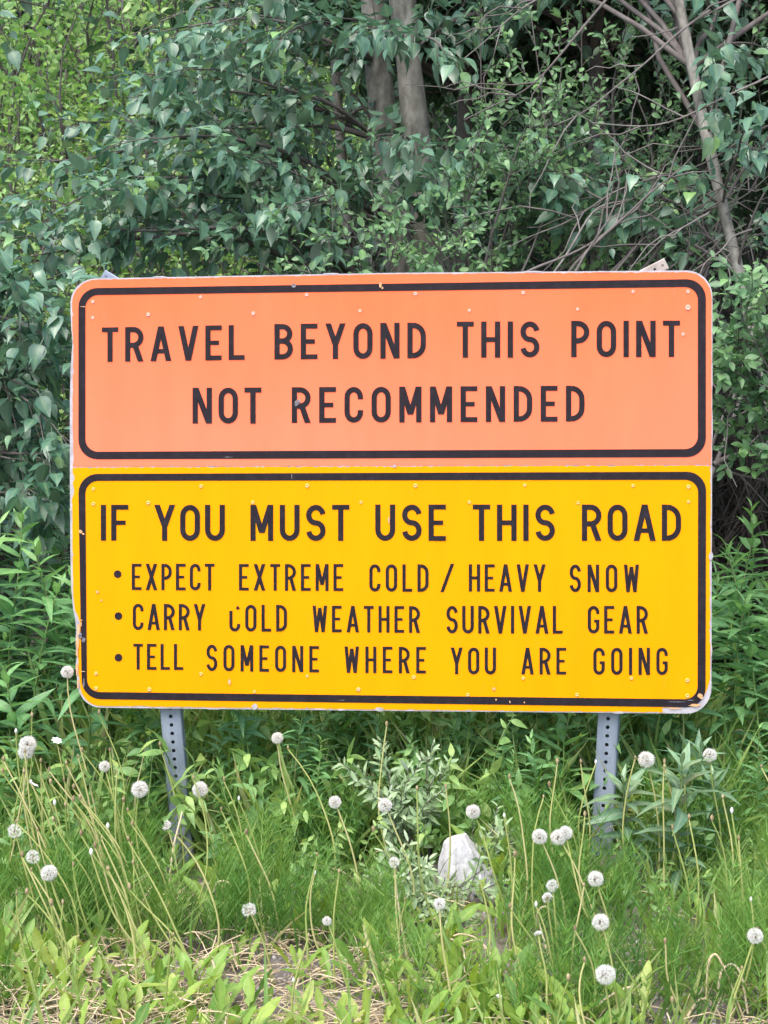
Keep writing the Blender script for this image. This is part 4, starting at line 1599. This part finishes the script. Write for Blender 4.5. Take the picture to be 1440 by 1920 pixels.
for (px, py, z, ln) in SP:
    if not z:
        z = max(.12, .42 - (py - 1400) * .00058) + _rs.uniform(-.03, .03)
    d = ray(px, py)
    t = (z - CAM[2]) / d[2]
    head = CAM + d * t
    base = head + np.array([ln * random.uniform(.7, 1.3), random.uniform(-.04, .05), 0])
    base[2] = float(gz(base[0], base[1])) - .01
    root = thing('spent_dandelion', 'yellowing dandelion stalk with only a bare bud left, in the verge grass', 'dandelion', tuple(base), group='spent dandelion stalks')
    TB = Tubes(6)
    TB.add(stem_to(head - base, np.zeros(3), random.uniform(-.13, .16)), np.linspace(.0030, .0018, 12), 6, rnd=random.random())
    TB.build('stalk', M['stalk'], root)
    TB = Tubes(7)
    spent_bud(TB, head - base, random.uniform(.55, 1.0))
    TB.build('bud', M['seed'] if random.random() < .82 else M['fluff'], root)


# dry arched stalks
def arched(pxs, Y, label, r=.0032, group=None):
    pts = np.array([P(x, y, Y + dy) for x, y, dy in pxs])
    t = np.linspace(0, len(pts) - 1, 22)
    # Catmull-Rom through the marked points
    q = []
    for u in t:
        i = min(int(u), len(pts) - 2)
        f = u - i
        p0, p1, p2, p3 = pts[max(i - 1, 0)], pts[i], pts[i + 1], pts[min(i + 2, len(pts) - 1)]
        q.append(.5 * ((2 * p1) + (-p0 + p2) * f + (2 * p0 - 5 * p1 + 4 * p2 - p3) * f * f + (-p0 + 3 * p1 - 3 * p2 + p3) * f ** 3))
    q = np.array(q)
    b = q[0].copy()
    TB = Tubes(6)
    TB.add(q - b, np.linspace(r, r * .75, len(q)), 6, rnd=random.uniform(.4, 1))
    o = TB.build('dry_stalk', M['straw'])
    o.location = b
    tag(o, label, 'dead stalk', group)


g_ = 'arched dry stalks'
arched([(1062, 1830, 0), (1055, 1770, 0), (1040, 1715, 0), (1022, 1700, 0), (1008, 1712, 0), (1006, 1750, 0)], -.72, 'tan dry stalk bent into a tall hoop right of the rock', group=g_)
arched([(1070, 1925, -.2), (1040, 1830, -.1), (1015, 1745, 0), (1006, 1715, 0)], -.8, 'tan dry stalk rising straight beside the tall hoop', group=g_)
arched([(1325, 1870, 0), (1328, 1810, 0), (1338, 1790, 0), (1350, 1800, 0), (1372, 1850, 0), (1400, 1925, 0)], -1.12, 'pale dry stalk folded sharply at lower right', group=g_)
arched([(1345, 1880, 0), (1352, 1825, 0), (1372, 1808, 0), (1390, 1830, 0), (1402, 1900, 0)], -1.12, 'pale dry stalk arching beside the folded one at lower right', group=g_)
arched([(1290, 1905, 0), (1310, 1876, 0), (1330, 1876, 0), (1350, 1905, 0), (1355, 1930, 0)], -1.12, 'low pale dry stalk looped in the bottom right corner', group=g_)
arched([(1090, 1920, 0), (1120, 1885, 0), (1160, 1858, 0), (1185, 1850, 0)], -1.12, 'dry stalk leaning right at the bottom right', group=g_)
arched([(960, 1920, 0), (955, 1850, 0), (905, 1770, .05), (870, 1752, .05), (850, 1755, .05)], -.9, 'long tan dry stalk arching left below the rock', group=g_)
arched([(875, 1920, 0), (872, 1840, 0), (868, 1780, .05), (845, 1760, .05)], -.9, 'reddish dry stalk standing under the rock', group=g_)
arched([(770, 1920, 0), (768, 1830, 0), (750, 1720, .05), (740, 1640, .05)], -.85, 'long reddish dry stalk left of the silver leaves', group=g_)
arched([(155, 1860, 0), (160, 1800, 0), (178, 1783, 0), (192, 1790, 0)], -.95, 'reddish dry stalk hooked over the gravel at lower left', group=g_)
arched([(165, 1850, 0), (180, 1828, 0), (225, 1810, 0), (260, 1812, 0)], -.95, 'pinkish dry stalk lying across the leaves at lower left', group=g_)
arched([(260, 1735, 0), (268, 1690, .05), (290, 1655, .08)], -.6, 'straw coloured stalk arching below the left post', group=g_)
arched([(235, 1678, 0), (260, 1655, .02), (282, 1637, .02)], -.5, 'pale broken stalk leaning in front of the left post', group=g_)
arched([(317, 1657, 0), (325, 1590, 0), (342, 1522, .02)], -.3, 'pale pinkish stalk crossing the foot of the left post', group=g_)
arched([(400, 1675, 0), (408, 1655, 0), (428, 1655, 0), (450, 1685, 0)], -.5, 'dry stalk hooked over right of the left post', group=g_)
arched([(365, 1905, 0), (392, 1865, 0), (402, 1820, 0), (398, 1800, 0)], -1.0, 'pinkish dry stalk snaking over the leaves at lower left', .0035, group=g_)
arched([(370, 1870, 0), (420, 1895, -.02), (460, 1905, -.02), (480, 1915, -.02)], -1.05, 'pinkish dry stalk lying on the ground at bottom left', .0035, group=g_)
arched([(720, 1830, 0), (700, 1790, 0), (685, 1772, 0)], -.85, 'pink stub of a dry stalk in the middle foreground', .0035, group=g_)
arched([(625, 1722, 0), (645, 1712, 0), (675, 1702, 0)], -.6, 'straw stalk lying level in the grass at the middle', .003, group=g_)

# arched seeding grass at the right edge of the sign
TB = Tubes(5)
for pts_ in ([(1345, 1440), (1365, 1390), (1385, 1368), (1408, 1385), (1428, 1430)], [(1380, 1440), (1398, 1405), (1412, 1398), (1430, 1420)]):
    arched([(x, y, 0) for x, y in pts_], .25, 'green grass stalk arching over right of the right post', .002, 'arching grass at right')


# small white flowers seen edge on at the left
def white_flower(px, py, z, label, tilt):
    d = ray(px, py)
    t = (z - CAM[2]) / d[2]
    head = CAM + d * t
    base = head + np.array([.03, .03, 0])
    base[2] = float(gz(base[0], base[1])) - .01
    root = thing('white_flower', label, 'flower', tuple(base))
    TB = Tubes(5)
    TB.add(stem_to(head - base, np.zeros(3), .03), .0018, 5)
    TB.build('stalk', M['stalk'], root)
    V, Fq = [], []
    n = 7
    for k in range(n):
        a = 2 * math.pi * k / n
        u, v = np.array([math.cos(a), math.sin(a), .25]), np.array([-math.sin(a), math.cos(a), 0])
        b = len(V)
        for tt, ww in ((.001, .0015), (.006, .0045), (.012, .004), (.015, .001)):
            V += [u * tt - v * ww + np.array([0, 0, -8 * tt * tt]), u * tt + v * ww + np.array([0, 0, -8 * tt * tt + .0004])]
        for j in range(3):
            Fq.append((b + 2 * j, b + 2 * j + 1, b + 2 * j + 3, b + 2 * j + 2))
    o = mk('blossom', np.array(V), np.array(Fq), M['petal'], root)
    o.location = head - base
    o.rotation_euler = tilt


white_flower(106, 1389, .42, 'small white flower head seen edge on, right of the two touching clocks', (.35, .35, 0))
white_flower(62, 1471, .36, 'small white flower head seen edge on at far left in the grass', (.3, .4, 1))

# ------------------------------------------------------------------ ground cover
rng = np.random.default_rng(900)


def noise2(x, y, s=1.0):
    return .5 + .25 * (np.sin(x * 2.9 * s + 1.3 * np.sin(y * 2.1 * s)) + np.sin(y * 3.7 * s + 1.7 * np.sin(x * 1.9 * s + 2)))


def low_growth(x, y):
    """trodden, short growth on the road side of the post feet"""
    sx = x * 4.26 / (y + 4.26)
    return (y < .1) & (y > -.6) & ((np.abs(sx + .58) < .11) | ((np.abs(sx - .63) < .09) & (y > -.45)))


# horsetails: thin stems with whorls of fine upswept branches
def horsetails(n, xr, yr, dens, hmin, hmax):
    x = rng.uniform(*xr, n * 4)
    y = rng.uniform(*yr, n * 4)
    keep = rng.random(n * 4) < dens(x, y)
    x, y = x[keep][:n], y[keep][:n]
    m = len(x)
    H = rng.uniform(hmin, hmax, m)
    H = H * np.where(low_growth(x, y), .24, 1)
    base = np.stack([x, y, gz(x, y)], -1)
    lean = rng.normal(0, .16, (m, 2))
    up = nrm(np.concatenate([lean, np.ones((m, 1))], 1))
    LV = Leaves(T_NEEDLE)
    r = np.clip(.15 + .7 * noise2(x, y, 3.1) + rng.normal(0, .2, m), 0, 1)
    LV.add(base, up, nrm(rng.normal(0, 1, (m, 3))), H, r, .9)
    W = 8
    for w_ in range(W):
        t = .22 + .74 * w_ / W
        L = H * (.46 * (1 - t) + .15)
        o = base + up * (H * t)[:, None]
        for k in range(6):
            a = 2 * math.pi * k / 6 + rng.uniform(0, .9, m) + w_
            d = np.stack([np.cos(a), np.sin(a), rng.normal(1.15, .3, m)], -1) + up * .3
            LV.add(o, d, np.stack([-np.sin(a), np.cos(a), a * 0], -1) + rng.normal(0, .8, (m, 3)), L * rng.uniform(.7, 1.15, m), np.clip(r + rng.normal(0, .12, m), 0, 1), rng.uniform(.08, .125, m) * .0125 / (.012 * np.maximum(L, .03)))
    return LV


def den_h(x, y):
    q = np.clip(noise2(x, y, 2.3) * 2.2 - .6 + .55 * (x > .3) + .3 * (y > -.7), 0, 1)
    q = q * np.where(y < -.75, np.clip((x + .15) * 1.8, .05, .9), 1)
    sx = x * 4.26 / (y + 4.26)                     # bearing seen from the road, kept clear in front of the post foot, rock and willows
    q = q * np.where((np.abs(sx - .20) < .17) & (y < -.18) & (y > -.85), .0, 1)
    q = q * np.where((np.abs(sx - .06) < .13) & (y < .05) & (y > -.5), .12, 1)
    q = q * np.where((np.abs(sx - .86) < .15) & (y < -.3) & (y > -.75), .10, 1)
    return q * np.where(y > .0, np.where(x < .5, .5, .7), 1)


o = horsetails(1600, (-1.3, 1.3), (-1.15, .8), den_h, .12, .30).build('horsetail', M['horsetail'], smooth=False)
tag(stuff(o), 'feathery bright green horsetail covering the verge round the posts', 'horsetail')

# grass
n = 25000
x = rng.uniform(-3.2, 3.2, n)
y = rng.uniform(-1.5, 3.4, n)
keep = rng.random(n) < np.clip(noise2(x, y, 1.1) + .1, 0, 1) * np.where(y < -.7, .9, 1)
x, y = x[keep], y[keep]
m = len(x)
ex, ey = rng.uniform(-1.0, 1.1, 5200), rng.uniform(.0, .75, 5200)      # taller tussocks under the panel
x, y = np.concatenate([x, ex]), np.concatenate([y, ey])
m = len(x)
LV = Leaves(T_BLADE)
d = np.concatenate([rng.normal(0, .5, (m, 2)), np.ones((m, 1))], 1)
Lg = rng.uniform(.06, .24, m) * np.where(y > .5, 1.5, 1) * np.where(np.arange(m) >= m - 5200, 1.7, 1) * np.where(low_growth(x, y), .3, 1)
LV.add(np.stack([x, y, gz(x, y) - .005], -1), d, rng.normal(0, 1, (m, 3)) * np.array([1, 1, .2]), Lg, np.clip(rng.normal(.5, .25, m), 0, 1), rng.uniform(.6, 2.2, m))
o = LV.build('grass', M['grass'], smooth=False)
tag(stuff(o), 'thin green grass growing between the weeds of the verge', 'grass')

# dandelion leaves, upright and lime green near the road
LV = Leaves(T_DAND)
nr = 340
cx = rng.uniform(-1.25, 1.25, nr * 4)
cy = rng.uniform(-1.4, .1, nr * 4)
pr = np.clip(.75 - (cy + 1.0) * .6, .04, .75) * np.where(cx > .55, .5, 1) * np.clip(noise2(cx, cy, 2.6) * 1.4 - .1, 0, 1)
kp = rng.random(nr * 4) < pr
cx, cy = cx[kp][:nr], cy[kp][:nr]
for a, b in zip(cx, cy):
    k = rng.integers(3, 7)
    az = rng.uniform(0, 6.28, k)
    el = rng.uniform(.7, 3.2, k)
    d = np.stack([np.cos(az), np.sin(az), el], -1)
    rad = np.stack([np.cos(az), np.sin(az), np.zeros(k)], -1)
    nn = np.array([0, 0, .6]) - rad * .8 + rng.normal(0, .55, (k, 3)) + np.array([0, -.4, 0])
    p = np.array([a, b, float(gz(a, b))]) + rng.normal(0, .02, (k, 3)) * np.array([1, 1, 0])
    LV.add(p, d, nn, rng.uniform(.07, .15, k) * rng.uniform(.75, 1.2), np.clip(rng.normal(.42, .2) + rng.normal(0, .15, k), 0, 1), rng.uniform(.55, .95, k))
o = LV.build('dandelion_leaves', M['dandelion'])
tag(stuff(o), 'upright lime green dandelion leaves along the edge of the road', 'dandelion leaves')

# straw litter
TB = Tubes(4)
for q in range(3000):
    x0 = rng.uniform(-1.25, 1.2) if q < 1800 else rng.uniform(-1.2, .05)
    y0 = -1.4 + abs(rng.normal(0, .45))
    if x0 > .1 and rng.random() < .55:
        continue
    z0 = float(gz(x0, y0)) + rng.uniform(.005, .05)
    az = rng.uniform(0, 6.28)
    L = rng.uniform(.03, .16)
    p0 = np.array([x0, y0, z0])
    p1 = p0 + np.array([math.cos(az) * L, math.sin(az) * L * .8, rng.uniform(-.01, .05)])
    TB.add(arcline(p0, p1, rng.uniform(0, .12), 6, .022), rng.uniform(.0006, .0018), 4, rnd=rng.random())
o = TB.build('straw_litter', M['straw'])
tag(stuff(o), 'dead pinkish straw littered over the gravel at lower left', 'straw')

# loose stones
V, Fq, A = [], [], []
bmp = bmesh.new()
bmesh.ops.create_icosphere(bmp, subdivisions=1, radius=1)
iv = np.array([v.co[:] for v in bmp.verts])
it = np.array([[l.vert.index for l in f.loops] for f in bmp.faces])
bmp.free()
n = 15000
x = rng.uniform(-1.5, 1.5, n)
y = -1.75 + np.abs(rng.normal(0, .6, n))
s = rng.uniform(.0018, .0065, n) * np.where(rng.random(n) < .04, 2.4, 1)
base = np.stack([x, y, gz(x, y) + s * .2], -1)
jit = rng.uniform(.65, 1.25, (n, len(iv), 1))
ax_ = rng.uniform(.6, 1.3, (n, 1, 3))
V = base[:, None] + iv[None] * jit * ax_ * s[:, None, None]
Fq = (it[None] + (np.arange(n) * len(iv))[:, None, None]).reshape(-1, 3)
o = mk('gravel', V.reshape(-1, 3), Fq, M['pebble'], None, {'rnd': np.repeat(rng.random(n), len(iv))}, smooth=False)
tag(stuff(o), 'loose grey gravel along the edge of the road', 'gravel')
for k_ in list(bpy.data.objects):
    for pk in ('used', 'spare'):
        if pk in k_:
            del k_[pk]
